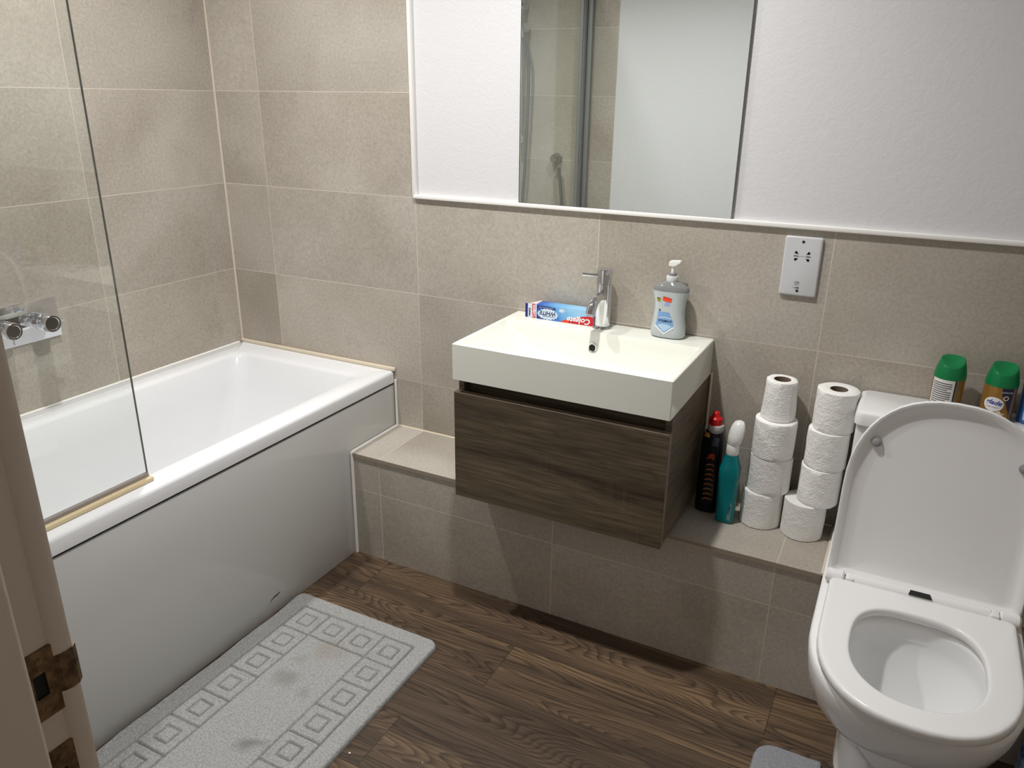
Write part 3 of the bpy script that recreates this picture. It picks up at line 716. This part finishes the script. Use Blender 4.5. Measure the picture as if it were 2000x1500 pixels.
# seat
def sinner(z, a, b): return inner(z, a, b, -.5595, 2.9, 2.25)
HY = -.333
sb = -.345
bm = bmesh.new()
rings = [sinner(.4055, .124, .149), dring(.4055, .1765, sb-.003, -.7575), dring(.409, .180, sb, -.7605), dring(.4215, .180, sb, -.761), dring(.4262, .1775, sb-.0025, -.7585), dring(.4275, .174, sb-.006, -.755), dring(.4275, .168, sb-.012, -.749), sinner(.4275, .1275, .1525),
         sinner(.4275, .1235, .1485), sinner(.4262, .1205, .1455), sinner(.422, .119, .144), sinner(.412, .1195, .1445), sinner(.4055, .124, .149)]
loft(bm, rings, False, False); bmesh.ops.remove_doubles(bm, verts=bm.verts, dist=1e-5)
seat = obj('seat', bm, SEATM, toi, True, angle=55)
def xtube(x0, x1, y, z, r, m, nm, par, bev=.002):
    bm = bmesh.new(); pr_ = [(x0, r-bev), (x0+bev, r), (x1-bev, r), (x1, r-bev)]
    loft(bm, [[Vector((x, y+rr_*math.cos(2*PI*k/24), z+rr_*math.sin(2*PI*k/24))) for k in range(24)] for x, rr_ in pr_], True, True)
    return obj(nm, bm, m, par, True)
hb = xtube(2.171, 2.440, HY, .4200, .0155, SEATM, 'hinge_bar', seat)
obj('hinge_slot', (lambda bm: (loft(bm, [[Vector((2.283, HY-.0145, .4318)), Vector((2.286, HY-.004, .4370)), Vector((2.324, HY-.004, .4370)), Vector((2.329, HY-.0145, .4318))]]+[[Vector((2.283, HY-.0145, .4305)), Vector((2.286, HY-.004, .4350)), Vector((2.324, HY-.004, .4350)), Vector((2.329, HY-.0145, .4305))]], True, True), bm)[-1])(bmesh.new()), DARK, hb)
for s in (-1, 1):
    bm = B(tcx+s*.1405-.0085, tcx+s*.1405+.0085, sb-.005, HY+.012, .408, .4335, bev=.003); obj('hinge_tab', bm, SEATM, seat, True)
# lid, leaning back against the cistern
AL = math.radians(9.0); S = Vector((0, math.sin(AL), math.cos(AL))); T = Vector((0, -math.cos(AL), math.sin(AL)))
P0 = Vector((tcx, HY+.022, .4215))
def lidring(hw, s0, s1, tt, p=2.35):
    base = dring(0, hw, s0, s0-(s1-s0), p=p, depth=(s1-s0)*.56)
    return [P0 + Vector((v.x-tcx, 0, 0)) + S*(s0-v.y+0) .__mul__(1) + T*tt for v in base]
def lidring(hw, s0, s1, tt, p=2.35):
    L_ = s1-s0; base = dring0(0, hw, 0, -L_, p=p, depth=L_*.52)
    return [P0 + Vector((v.x-tcx, 0, 0)) + S*(s0-v.y) + T*tt for v in base]
LL_ = .428
bm = bmesh.new()
loft(bm, [lidring(.178, .006, LL_-.010, -.012), lidring(.1865, .001, LL_-.002, -.008), lidring(.1895, -.004, LL_, .002), lidring(.1895, -.004, LL_, .010), lidring(.1875, -.002, LL_-.002, .013),
          lidring(.181, .004, LL_-.009, .012), lidring(.173, .010, LL_-.018, .004), lidring(.164, .012, LL_-.030, .000), lidring(.152, .014, LL_-.060, -.0015), lidring(.10, .05, LL_-.15, -.002)], True, True)
lid = obj('lid', bm, SEATM, toi, True, angle=60)
for s in (-1, 1): xtube(tcx+s*.170-.0200, tcx+s*.170+.0185, HY+.001, .4210, .0155, SEATM, 'hinge_knuckle', lid, .004)
GB = mat('grey_rubber_bumper', (150, 148, 150), rough=.4)
for s in (-1, 1):
    c0 = P0 + Vector((s*.1385, 0, 0)) + S*.315 + T*.0015
    bm = bmesh.new(); loft(bm, [[c0+T*h+r*(math.cos(2*PI*k/20)*Vector((1, 0, 0))+math.sin(2*PI*k/20)*S) for k in range(20)] for h, r in ((-.002, .0115), (.004, .0105), (.0045, .0075), (.008, .0072), (.009, .005))], True, True)
    bp = obj('bumper', bm, GB, lid, True)

# ------------------------------------------------------------ air freshener cans on the cistern
ZC = .762
def can(cx, cy, name, label, style, r=.0325, h=.126):
    c = thing(name, label, 'air freshener', (cx, cy, ZC), 'air freshener cans on the cistern')
    cols = {'back': (150, 112, 52), 'front': (150, 112, 52), 'blue': (60, 110, 180)}
    bd = obj('can_body', lathe(cx, cy, [(r-.003, ZC), (r, ZC+.003), (r, ZC+.080), (r-.001, ZC+.082)], 48), mat('gold_can', cols[style], rough=.25, metal=.35), c, True)
    capm = mat('green_cap', (4, 118, 66) if style != 'blue' else (10, 84, 78), rough=.35)
    # tapering cap whose top is sliced to a slanting scoop
    bm = bmesh.new(); rings = []
    ns = 14
    for i in range(ns+1):
        f_ = i/ns; z = ZC+.080+f_*(h-.080); rad = r+.0005-(.0095)*f_**1.7
        ring = []
        for k in range(48):
            a_ = 2*PI*k/48; x = rad*math.cos(a_); y = rad*math.sin(a_)
            top = ZC+h-.000 + min(0, (y-.002))*.60           # front (-y) side lower
            ring.append(Vector((cx+x, cy+y, min(z, top))))
        rings.append(ring)
    # scoop: concave slanted face
    last = rings[-1]
    for f_ in (.85, .6, .3):
        rings.append([Vector((cx+(p.x-cx)*f_, cy+(p.y-cy)*f_, min(ZC+h-.0005, ZC+h+min(0, (p.y-cy)*f_-.002)*.60) - .004*(1-f_)*2)) for p in last])
    loft(bm, rings, True, True)
    obj('cap', bm, capm, c, True, angle=30)
    return c, bd
def wrap(nm, bm, m, par, cx, cy, r, a0, z0, eps=.0004):
    """wrap a flat print round a can of radius r; a0 = angle of its middle"""
    bmesh.ops.triangulate(bm, faces=bm.faces)
    for _ in range(6):
        es = [e for e in bm.edges if e.calc_length() > .005]
        if not es: break
        bmesh.ops.subdivide_edges(bm, edges=es, cuts=1); bmesh.ops.triangulate(bm, faces=bm.faces)
    R = r+eps
    for v in bm.verts:
        a_ = a0 + v.co.x/r; v.co = Vector((cx+R*math.cos(a_), cy+R*math.sin(a_), z0+v.co.y))
    loc = WL[par.name]; bmesh.ops.translate(bm, verts=bm.verts, vec=-loc)
    me = bpy.data.meshes.new(nm); bm.to_mesh(me); bm.free(); me.materials.append(m)
    o = bpy.data.objects.new(nm, me); link(o, par, loc); return o
def quad(u0_, u1, v0, v1): return poly_bm([(u0_, v0), (u1, v0), (u1, v1), (u0_, v1)])
r = .0325
ca, bd = can(2.290, -.060, 'air_freshener_can', 'gold air freshener can with green cap, white instruction label turned forward', 'back')
A = math.radians(-100)
wrap('instruction_label', quad(-.034, .017, .004, .0795), mat('label_white', (222, 220, 218), rough=.4), bd, 2.290, -.060, r, A, ZC)
for k in range(13):
    vv = .070-k*.005
    ln_ = .012 if k not in (3, 8) else .004
    wrap('small_print', quad(-.030, ln_, vv, vv+.0019), mat('print_line', (70, 70, 76), rough=.6), bd, 2.290, -.060, r, A, ZC, .0008)
wrap('dark_stripe', quad(.017, .020, .003, .0795), blackp, bd, 2.290, -.060, r, A, ZC)
wrap('brown_stripe', quad(.020, .029, .003, .0795), mat('can_brown', (120, 100, 70), rough=.4), bd, 2.290, -.060, r, A, ZC)
ca, bd = can(2.392, -.058, 'air_freshener_can', 'gold air freshener can with green cap and white oval logo facing forward', 'front')
A = math.radians(-92)
nv = poly_bm([(.001, .0795), (.026, .0795), (.026, .020), (.020, .030), (.012, .050), (.004, .062)])
wrap('navy_panel', nv, mat('can_navy', (26, 30, 70), rough=.35), bd, 2.392, -.058, r, A, ZC)
wrap('panel_lettering', xf(text_bm('COMPATIBLE', .0042), .014, .070), whitep, bd, 2.392, -.058, r, A, ZC, .0008)
ring_ = bmesh.new(); loft(ring_, [[Vector((.0125+q*math.cos(2*PI*k/24), .057+q*math.sin(2*PI*k/24), 0)) for k in range(24)] for q in (.0055, .0035)])
wrap('round_print', ring_, mat('print_cream', (226, 218, 190), rough=.5), bd, 2.392, -.058, r, A, ZC, .0008)
wrap('brown_stripe', quad(.027, .034, .003, .0795), mat('can_brown_b', (128, 110, 84), rough=.4), bd, 2.392, -.058, r, A, ZC)
wrap('white_oval', poly_bm([(-.009+.0200*math.cos(2*PI*k/32), .040+.0165*math.sin(2*PI*k/32)) for k in range(32)]), mat('oval_white', (226, 224, 226), rough=.4), bd, 2.392, -.058, r, A, ZC, .0009)
wrap('lettering', xf(text_bm('glade', .0150, .3, .0003), -.009, .0445, -.08), mat('print_blue', (34, 58, 150), rough=.5), bd, 2.392, -.058, r, A, ZC, .0013)
wrap('small_print', xf(text_bm('SHEER VANILLA', .0034), -.010, .0335), greyp, bd, 2.392, -.058, r, A, ZC, .0013)
wrap('flower_print', poly_bm([(.006+.012*(1 if k % 2 else .5)*math.cos(2*PI*k/12), .016+.011*(1 if k % 2 else .5)*math.sin(2*PI*k/12)) for k in range(12)]), mat('print_flower', (222, 205, 186), rough=.5), bd, 2.392, -.058, r, A, ZC, .0007)
ca, bd = can(2.4665, -.050, 'air_freshener_can', 'blue air freshener can with dark teal cap at right edge of photo', 'blue')
wrap('pale_print', poly_bm([(-.024, .01), (-.010, .008), (-.006, .030), (-.012, .050), (-.018, .070), (-.026, .060)]), mat('print_pale_blue', (190, 205, 226), rough=.4), bd, 2.4665, -.050, r, A, ZC)

# ------------------------------------------------------------ toilet rolls, two stacks on the ledge
PAPER = mat('white_tissue', (242, 241, 238), rough=.9, spec=.1); t = NT(PAPER); p_ = t.n('ShaderNodeTexCoord').outputs['Object']
s_ = t.sep(p_)
rib = t.math('SINE', t.math('MULTIPLY', s_[2], 900))
t.bump(t.math('ADD', t.math('MULTIPLY', rib, .012), t.math('ADD', t.noise(p_, 75, 4, .65), t.math('MULTIPLY', t.noise(p_, 260, 2), .5))), .7, .004)
CARD = mat('grey_brown_card_tube', (122, 106, 90), rough=.9)
def roll_mesh(R, Rc, Hh, seed, taper=0.0, crumple=.0006):
    bm = bmesh.new(); rings = []; n = 56
    prof = [(Rc, .0005), (R-.003, 0), (R-.0005, .0018)] + [(R, Hh*k/10) for k in range(1, 10)] + [(R-.0005, Hh-.0018), (R-.003, Hh), (Rc+.001, Hh-.0006), (Rc, Hh-.001)]
    for rad, z in prof:
        ring = []
        for k in range(n):
            a_ = 2*PI*k/n; q = rad
            if rad > Rc+.005:
                q = rad*(1-taper*z/Hh) + crumple*(mnoise.noise(Vector((math.cos(a_)*2.2+seed, math.sin(a_)*2.2, z*22)))*2)
            ring.append(Vector((q*math.cos(a_), q*math.sin(a_), z)))
        rings.append(ring)
    loft(bm, rings, False, False); return bm
def roll(x, y, z, R, Hh, label, seed, rotz=0, taper=0, crumple=.0006, Rc=.021, seam=True):
    t_ = thing('toilet_roll', label, 'toilet roll', (x, y, z), 'spare toilet rolls stacked on the ledge')
    Rm = R; bm = roll_mesh(R, Rc, Hh, seed, taper, crumple); bmesh.ops.translate(bm, verts=bm.verts, vec=(x, y, z))
    pp = obj('paper', bm, PAPER, t_, True, angle=50)
    bm = bmesh.new(); loft(bm, [circ(x, y, z+.001, Rc, 32), circ(x, y, z+Hh-.0008, Rc, 32), circ(x, y, z+Hh-.0008, Rc-.0012, 32), circ(x, y, z+.001, Rc-.0012, 32)])
    obj('card_tube', bm, CARD, t_, True)
    if seam:
        bm = bmesh.new(); Rr = R+.0016; z1_ = z+Hh*.98
        rows = []
        for k in range(9):
            a_ = rotz + k/8*.75; q = R + .0004 + .0018*(k/8)**2
            rows.append([Vector((x+q*(1-taper*f_)*math.cos(a_), y+q*(1-taper*f_)*math.sin(a_), z+Hh*(.015+.97*f_))) for f_ in (0, .25, .5, .75, 1)])
        loft(bm, rows, closed=False); sh = obj('loose_sheet', bm, PAPER, pp, True)
    return t_
ord_ = ['bottom', 'second from bottom', 'third from bottom', 'topmost']
LEFT = [(1.921, -.063, .0525, .100), (1.929, -.060, .0530, .100), (1.930, -.063, .0520, .100), (1.930, -.056, .0420, .104)]
RIGHT = [(2.030, -.072, .0525, .100), (2.055, -.068, .0495, .100), (2.0585, -.066, .0495, .100), (2.064, -.062, .0490, .104)]
RA = [1.2, .9, 2.6, .1]
z = LH+.0005
for i, (x, y, R, h) in enumerate(LEFT):
    if i == 3: lab = 'small half-used toilet roll on top of the stack nearer the vanity'
    else: lab = '%s white toilet roll of the stack nearer the vanity' % ord_[i]
    roll(x, y, z, R, h, lab, 3+i*5, RA[i]-1.6, .10 if i == 3 else 0, .0016 if i == 3 else .0007); z += h+.0003
z = LH+.0005
for i, (x, y, R, h) in enumerate(RIGHT):
    roll(x, y, z, R, h, '%s white toilet roll of the stack nearer the toilet' % ord_[i], 40+i*5, [1.2, -1.5, 1.8, 2.2][i], 0, .0007); z += h+.0003

# ------------------------------------------------------------ cleaning bottles on the ledge
bx, by = 1.779, -.072
bl = thing('bleach_bottle', 'black toilet cleaner bottle with red cap beside the vanity', 'cleaner bottle', (bx, by, LH))
BLK = mat('gloss_black_plastic', (14, 16, 24), rough=.18)
bm = bmesh.new()
loft(bm, [se(bx, by, LH+z_, a_, b_) for z_, a_, b_ in ((.0005, .024, .016), (.003, .029, .020), (.010, .031, .022), (.06, .031, .022), (.12, .0305, .0215), (.17, .030, .021), (.20, .029, .0205), (.222, .027, .019), (.236, .022, .017), (.244, .016, .015))], True, True)
bb = obj('bottle_body', bm, BLK, bl, True)
bm = lathe(bx+.004, by-.004, [(.015, LH+.236), (.0205, LH+.242), (.0215, LH+.252), (.0205, LH+.258), (.015, LH+.260)], 28); obj('collar', bm, mat('grey_white_plastic', (196, 196, 194), rough=.4), bl, True)
cp = obj('cap', lathe(bx+.002, by-.005, [(.0165, LH+.258), (.0178, LH+.262), (.0172, LH+.276), (.0120, LH+.280), (.0095, LH+.284), (.0085, LH+.292), (.0060, LH+.294)], 20), mat('red_cap', (200, 18, 20), rough=.3), bl, True)
bv = bvh_of(bb); A_N = Vector((.35, -1, 0)).normalized(); A_U = Vector((1, .35, 0)).normalized(); O_ = Vector((bx-.004, by, LH+.115))
pb = lambda nm, q, m, e_=.0005: print_on(nm, q, m, bb, O_, A_U, (0, 0, 1), bv, A_N, e_)
copper = mat('print_copper', (176, 112, 62), rough=.4)
for k in range(8):
    zz = -.075+k*.0145; ww = .0125-.0004*k
    pts = [(-ww, zz), (-ww*.4, zz+.004), (ww*.5, zz+.004), (ww, zz+.001), (ww*.9, zz+.005), (ww*.4, zz+.008), (-ww*.4, zz+.008), (-ww, zz+.0035)]
    pb('swirl_print', poly_bm(pts), copper)
pb('red_print', poly_bm([(-.011, .044), (-.002, .050), (.008, .046), (.010, .062), (.002, .066), (-.006, .060)]), mat('print_redbrown', (176, 62, 40), rough=.4))
pb('yellow_tag', poly_bm([(-.022, .108), (-.008, .108), (-.009, .120), (-.020, .120)]), mat('tag_ochre', (206, 150, 60), rough=.5))
pb('grey_panel', poly_bm([(-.002, .086), (.012, .086), (.016, .110), (.004, .112)]), mat('panel_greyblue', (62, 76, 92), rough=.4))

gx, gy = 1.838, -.108
sb_ = thing('spray_bottle', 'teal bathroom spray bottle with white trigger head beside the toilet rolls', 'spray bottle', (gx, gy, LH))
TEAL = mat('teal_plastic', (0, 122, 128), rough=.22)
def rrs(z_, a_, b_, r_): return rr(gx-a_, gx+a_, gy-b_, gy+b_, LH+z_, r_, 6)
bm = bmesh.new()
loft(bm, [rrs(.0005, .018, .013, .008), rrs(.003, .0225, .0165, .010), (rrs(.012, .0245, .0185, .011)), rrs(.06, .0245, .018, .011), rrs(.128, .0255, .0185, .009), rrs(.132, .0262, .019, .009), rrs(.160, .0255, .0185, .009),
          rrs(.172, .0215, .0165, .009), rrs(.185, .0185, .0155, .010), rrs(.198, .0155, .0150, .012)], True, True)
tb = obj('bottle_body', bm, TEAL, sb_, True, angle=28)
obj('neck_collar', lathe(gx, gy, [(.0150, LH+.197), (.0162, LH+.200), (.0162, LH+.214), (.0150, LH+.224), (.0130, LH+.228)], 28), PLAST_W, sb_, True)
# trigger head seen from behind: tall leaning hood with a flat slanting back
bm = bmesh.new(); rings = []
for f_, hw, d0, d1 in ((0, .0130, -.013, .010), (.15, .0170, -.017, .012), (.4, .0190, -.016, .016), (.65, .0188, -.011, .020), (.85, .0160, -.005, .022), (.96, .0115, .001, .022), (1, .004, .006, .018)):
    z_ = LH+.222+f_*.066; cxx = gx+.001+.007*f_
    rings.append([Vector((cxx+hw*math.cos(2*PI*k/28), gy+(d0+d1)/2+(d1-d0)/2*math.sin(2*PI*k/28), z_)) for k in range(28)])
loft(bm, rings, True, True)
hd = obj('trigger_head', bm, PLAST_W, sb_, True, angle=40)
obj('nozzle', tube([(gx+.004, gy+.016, LH+.262), (gx+.004, gy+.040, LH+.266)], [.008, .0075], 16), PLAST_W, hd, True)
obj('trigger', tube(spline([(gx+.003, gy+.020, LH+.252), (gx+.003, gy+.030, LH+.235), (gx+.003, gy+.038, LH+.215)], 5), [.004]*11, 10), PLAST_W, hd, True)
bv = bvh_of(tb)
print_on('pale_print', poly_bm([(.008, -.055), (.018, -.058), (.0185, -.010), (.013, -.002), (.015, -.02), (.010, -.035)]), mat('print_pale_teal', (96, 140, 138), rough=.4), tb, (gx, gy, LH+.07), (1, 0, 0), (0, 0, 1), bv, (0, -1, 0), .0005)
print_on('dark_print', xf(text_bm('GOO', .009, .3), .013, -.028, 1.4), navy, tb, (gx, gy, LH+.07), (1, 0, 0), (0, 0, 1), bv, (0, -1, 0), .0008)

# ------------------------------------------------------------ bath mat
PILE = mat('light_grey_pile', (186, 186, 184), rough=.95, spec=.1); t = NT(PILE); p_ = t.pos()
c = t.ramp(t.noise(p_, 230, 4, .8), [(.3, lin((130, 131, 130))), (.7, lin((196, 196, 194)))])
wob = t.n('ShaderNodeTexNoise', i_Scale=14.0, i_Detail=3.0); t.l(p_, wob.inputs['Vector'])
sub = t.n('ShaderNodeVectorMath', operation='SUBTRACT'); t.l(wob.outputs['Color'], sub.inputs[0]); sub.inputs[1].default_value = (.5, .5, .5)
scl = t.n('ShaderNodeVectorMath', operation='SCALE'); t.l(sub.outputs[0], scl.inputs[0]); scl.inputs['Scale'].default_value = .09
add = t.n('ShaderNodeVectorMath', operation='ADD'); t.l(p_, add.inputs[0]); t.l(scl.outputs[0], add.inputs[1])
for (bx_, by_, br_, amt, bc_) in ((.936, -.69, .060, .45, (150, 140, 126)), (.921, -.825, .042, .55, (128, 125, 120)), (.99, -.85, .030, .40, (134, 131, 127)), (.995, -1.034, .038, .65, (116, 114, 112)), (.885, -.755, .03, .4, (140, 134, 124)), (.84, -.62, .03, .3, (150, 144, 134))):
    dd = t.n('ShaderNodeVectorMath', operation='DISTANCE'); t.l(add.outputs[0], dd.inputs[0]); dd.inputs[1].default_value = (bx_, by_, .010)
    mk = t.ramp(t.math('DIVIDE', dd.outputs['Value'], br_), [(.25, (1,)*3), (1, (0,)*3)])
    c = t.mix(t.math('MULTIPLY', mk, amt), c, lin(bc_))
t.l(c, t.b.inputs['Base Color']); t.bump(t.noise(p_, 700, 3, .7), .8, .002)
def mat_height(u, v, W, L):
    e = min(u, W-u, v, L-v)
    h = .0125
    def gro(d, wdt=.0024, dep=.0085): return -dep*math.exp(-(d/wdt)**2)
    g = 0.0; b0 = .052; pit = (W-2*b0)/4; b1 = b0+pit
    if e > b0-.012:
        g += gro(abs(e-b0)) 
        g += gro(abs(e-b1))
    if b0 < e < b1:
        # which side band
        if min(v, L-v) == e: s1 = u-b0
        elif min(u, W-u) == e: s1 = v-b0
        iu = (u-b0) % pit; iv = (v-b0) % pit
        inb_v = (v < b1 or v > L-b1); inb_u = (u < b1 or u > W-b1)
        if inb_v: g += gro(min(iu, pit-iu))
        if inb_u: g += gro(min(iv, pit-iv))
        cu, cv = (iu-pit/2), (iv-pit/2)
        if inb_v: cv = (e-(b0+b1)/2)
        if inb_u and not inb_v: cu = (e-(b0+b1)/2)
        if inb_u and inb_v: cu, cv = min(u, W-u)-(b0+b1)/2, min(v, L-v)-(b0+b1)/2
        d = max(abs(cu), abs(cv)); g += gro(abs(d-.021), .0024, .008)
        g += gro(abs(d-.036), .002, .0016)
    return h+g
def make_mat(name, x0, y1, W, L, rc, step, label, hgt, m, cut=None, lift=None, bevelr=.008):
    bm = bmesh.new(); nu, nv = int(W/step), int(L/step); grid = {}
    def inside(u, v):
        du = max(rc-u, u-(W-rc), 0); dv = max(rc-v, v-(L-rc), 0)
        q = math.hypot(du, dv); e = min(u, W-u, v, L-v) if not (du > 0 and dv > 0) else rc-q
        if cut: e = min(e, cut(u, v))
        return e
    for i in range(nu+1):
        for j in range(nv+1):
            u, v = W*i/nu, L*j/nv; e = inside(u, v)
            if e < -.0008: continue
            z = hgt(u, v)
            k = min(1, max(e, 0)/bevelr); z *= math.sqrt(max(0, 1-(1-k)**2))*.85+.15*(k > 0)
            z += .0009*mnoise.noise(Vector((u*260, v*260, 0))) + .0012*mnoise.noise(Vector((u*40, v*40, 3)))
            x, y = x0+u, y1-v
            if lift: dx, dz = lift(u, v); x += dx; z += dz
            grid[i, j] = bm.verts.new((x, y, max(z, .0015)))
    for i in range(nu):
        for j in range(nv):
            q = [(i, j), (i+1, j), (i+1, j+1), (i, j+1)]
            if all(k in grid for k in q): bm.faces.new([grid[k] for k in q])
    ex = bmesh.ops.extrude_edge_only(bm, edges=[e for e in bm.edges if e.is_boundary])
    for v in ex['geom']:
        if isinstance(v, bmesh.types.BMVert): v.co.z = .0003
    o = obj(name, bm, m, smooth=True, angle=70); return o
def bl_lift(u, v):
    if u > .05: return 0, 0
    a_ = (1-u/.05)**2; k = .5+.5*mnoise.noise(Vector((v*7, 1.7, 0)))*1.6
    return 0, a_*.010*max(0, k)
m1 = make_mat('bath_mat', .698, -.520, .490, .876, .032, .0018, '', lambda u, v: mat_height(u, v, .49, .876), PILE, lift=bl_lift)
tag(m1, 'light grey bath mat with border of squares beside the bath panel', 'bath mat')
PILE2 = mat('mid_grey_pile', (150, 152, 156), rough=.95, spec=.1); t = NT(PILE2); p_ = t.pos()
t.l(t.ramp(t.noise(p_, 400, 3, .7), [(.3, lin((118, 120, 126))), (.7, lin((172, 174, 178)))]), t.b.inputs['Base Color']); t.bump(t.noise(p_, 700, 3, .7), .8, .002)
def cutf(u, v):
    x, y = 2.035+u, -.458-v      # U-shaped opening round the pedestal, at the back edge
    cx_ = tcx; hw = .125; yc = -.45
    dx = abs(x-cx_)
    if y > yc: return dx-hw
    return math.hypot(dx, (yc-y)*.95)-hw
m2 = make_mat('pedestal_mat', 2.035, -.458, .54, .50, .045, .004, '', lambda u, v: .013, PILE2, cut=cutf)
tag(m2, 'small grey pedestal mat curved round the toilet foot', 'bath mat')

# ------------------------------------------------------------ packet right of the toilet, crumbs
pk = thing('cleaning_wipes_packet', 'blue and white plastic packet on the floor right of the toilet', 'packet', (2.60, -.33, 0))
PK = mat('blue_white_film', (150, 180, 220), rough=.25); t = NT(PK); p_ = t.pos()
t.l(t.ramp(t.noise(p_, 22, 3), [(.40, lin((58, 96, 170))), (.5, lin((150, 180, 216))), (.62, lin((224, 230, 238)))]), t.b.inputs['Base Color'])
bm = bmesh.new(); rings = []
for f_ in [k/10 for k in range(11)]:
    q = math.sin(PI*f_)**.35*.05+.002; zc = .002+f_*.155
    rings.append([Vector((2.612+.052*math.copysign(abs(math.cos(2*PI*k/28))**.6, math.cos(2*PI*k/28)) + .003*mnoise.noise(Vector((k*.8, f_*6, 0))), -.318+q*.62*math.copysign(abs(math.sin(2*PI*k/28))**.8, math.sin(2*PI*k/28)), zc)) for k in range(28)])
loft(bm, rings, True, True); obj('film_wrap', bm, PK, pk, True)
bm = B(2.585, 2.64, -.347, -.345, .05, .11, bev=.0008); obj('sticker', bm, mat('packet_white', (232, 236, 240), rough=.3), pk)
CR = mat('white_crumb', (236, 232, 226), rough=.8)
for (x, y, r_), lab in zip(((1.207, -.939, .0035), (1.370, -.882, .0018)), ('larger white paper crumb on the floor near the bath mat', 'tiny white crumb on the dark floorboards away from the mat')):
    bm = bmesh.new(); bmesh.ops.create_icosphere(bm, subdivisions=1, radius=r_); bmesh.ops.scale(bm, verts=bm.verts, vec=(1, .7, .6)); bmesh.ops.translate(bm, verts=bm.verts, vec=(x, y, r_*.5))
    tag(obj('crumb', bm, CR), lab, 'crumb')
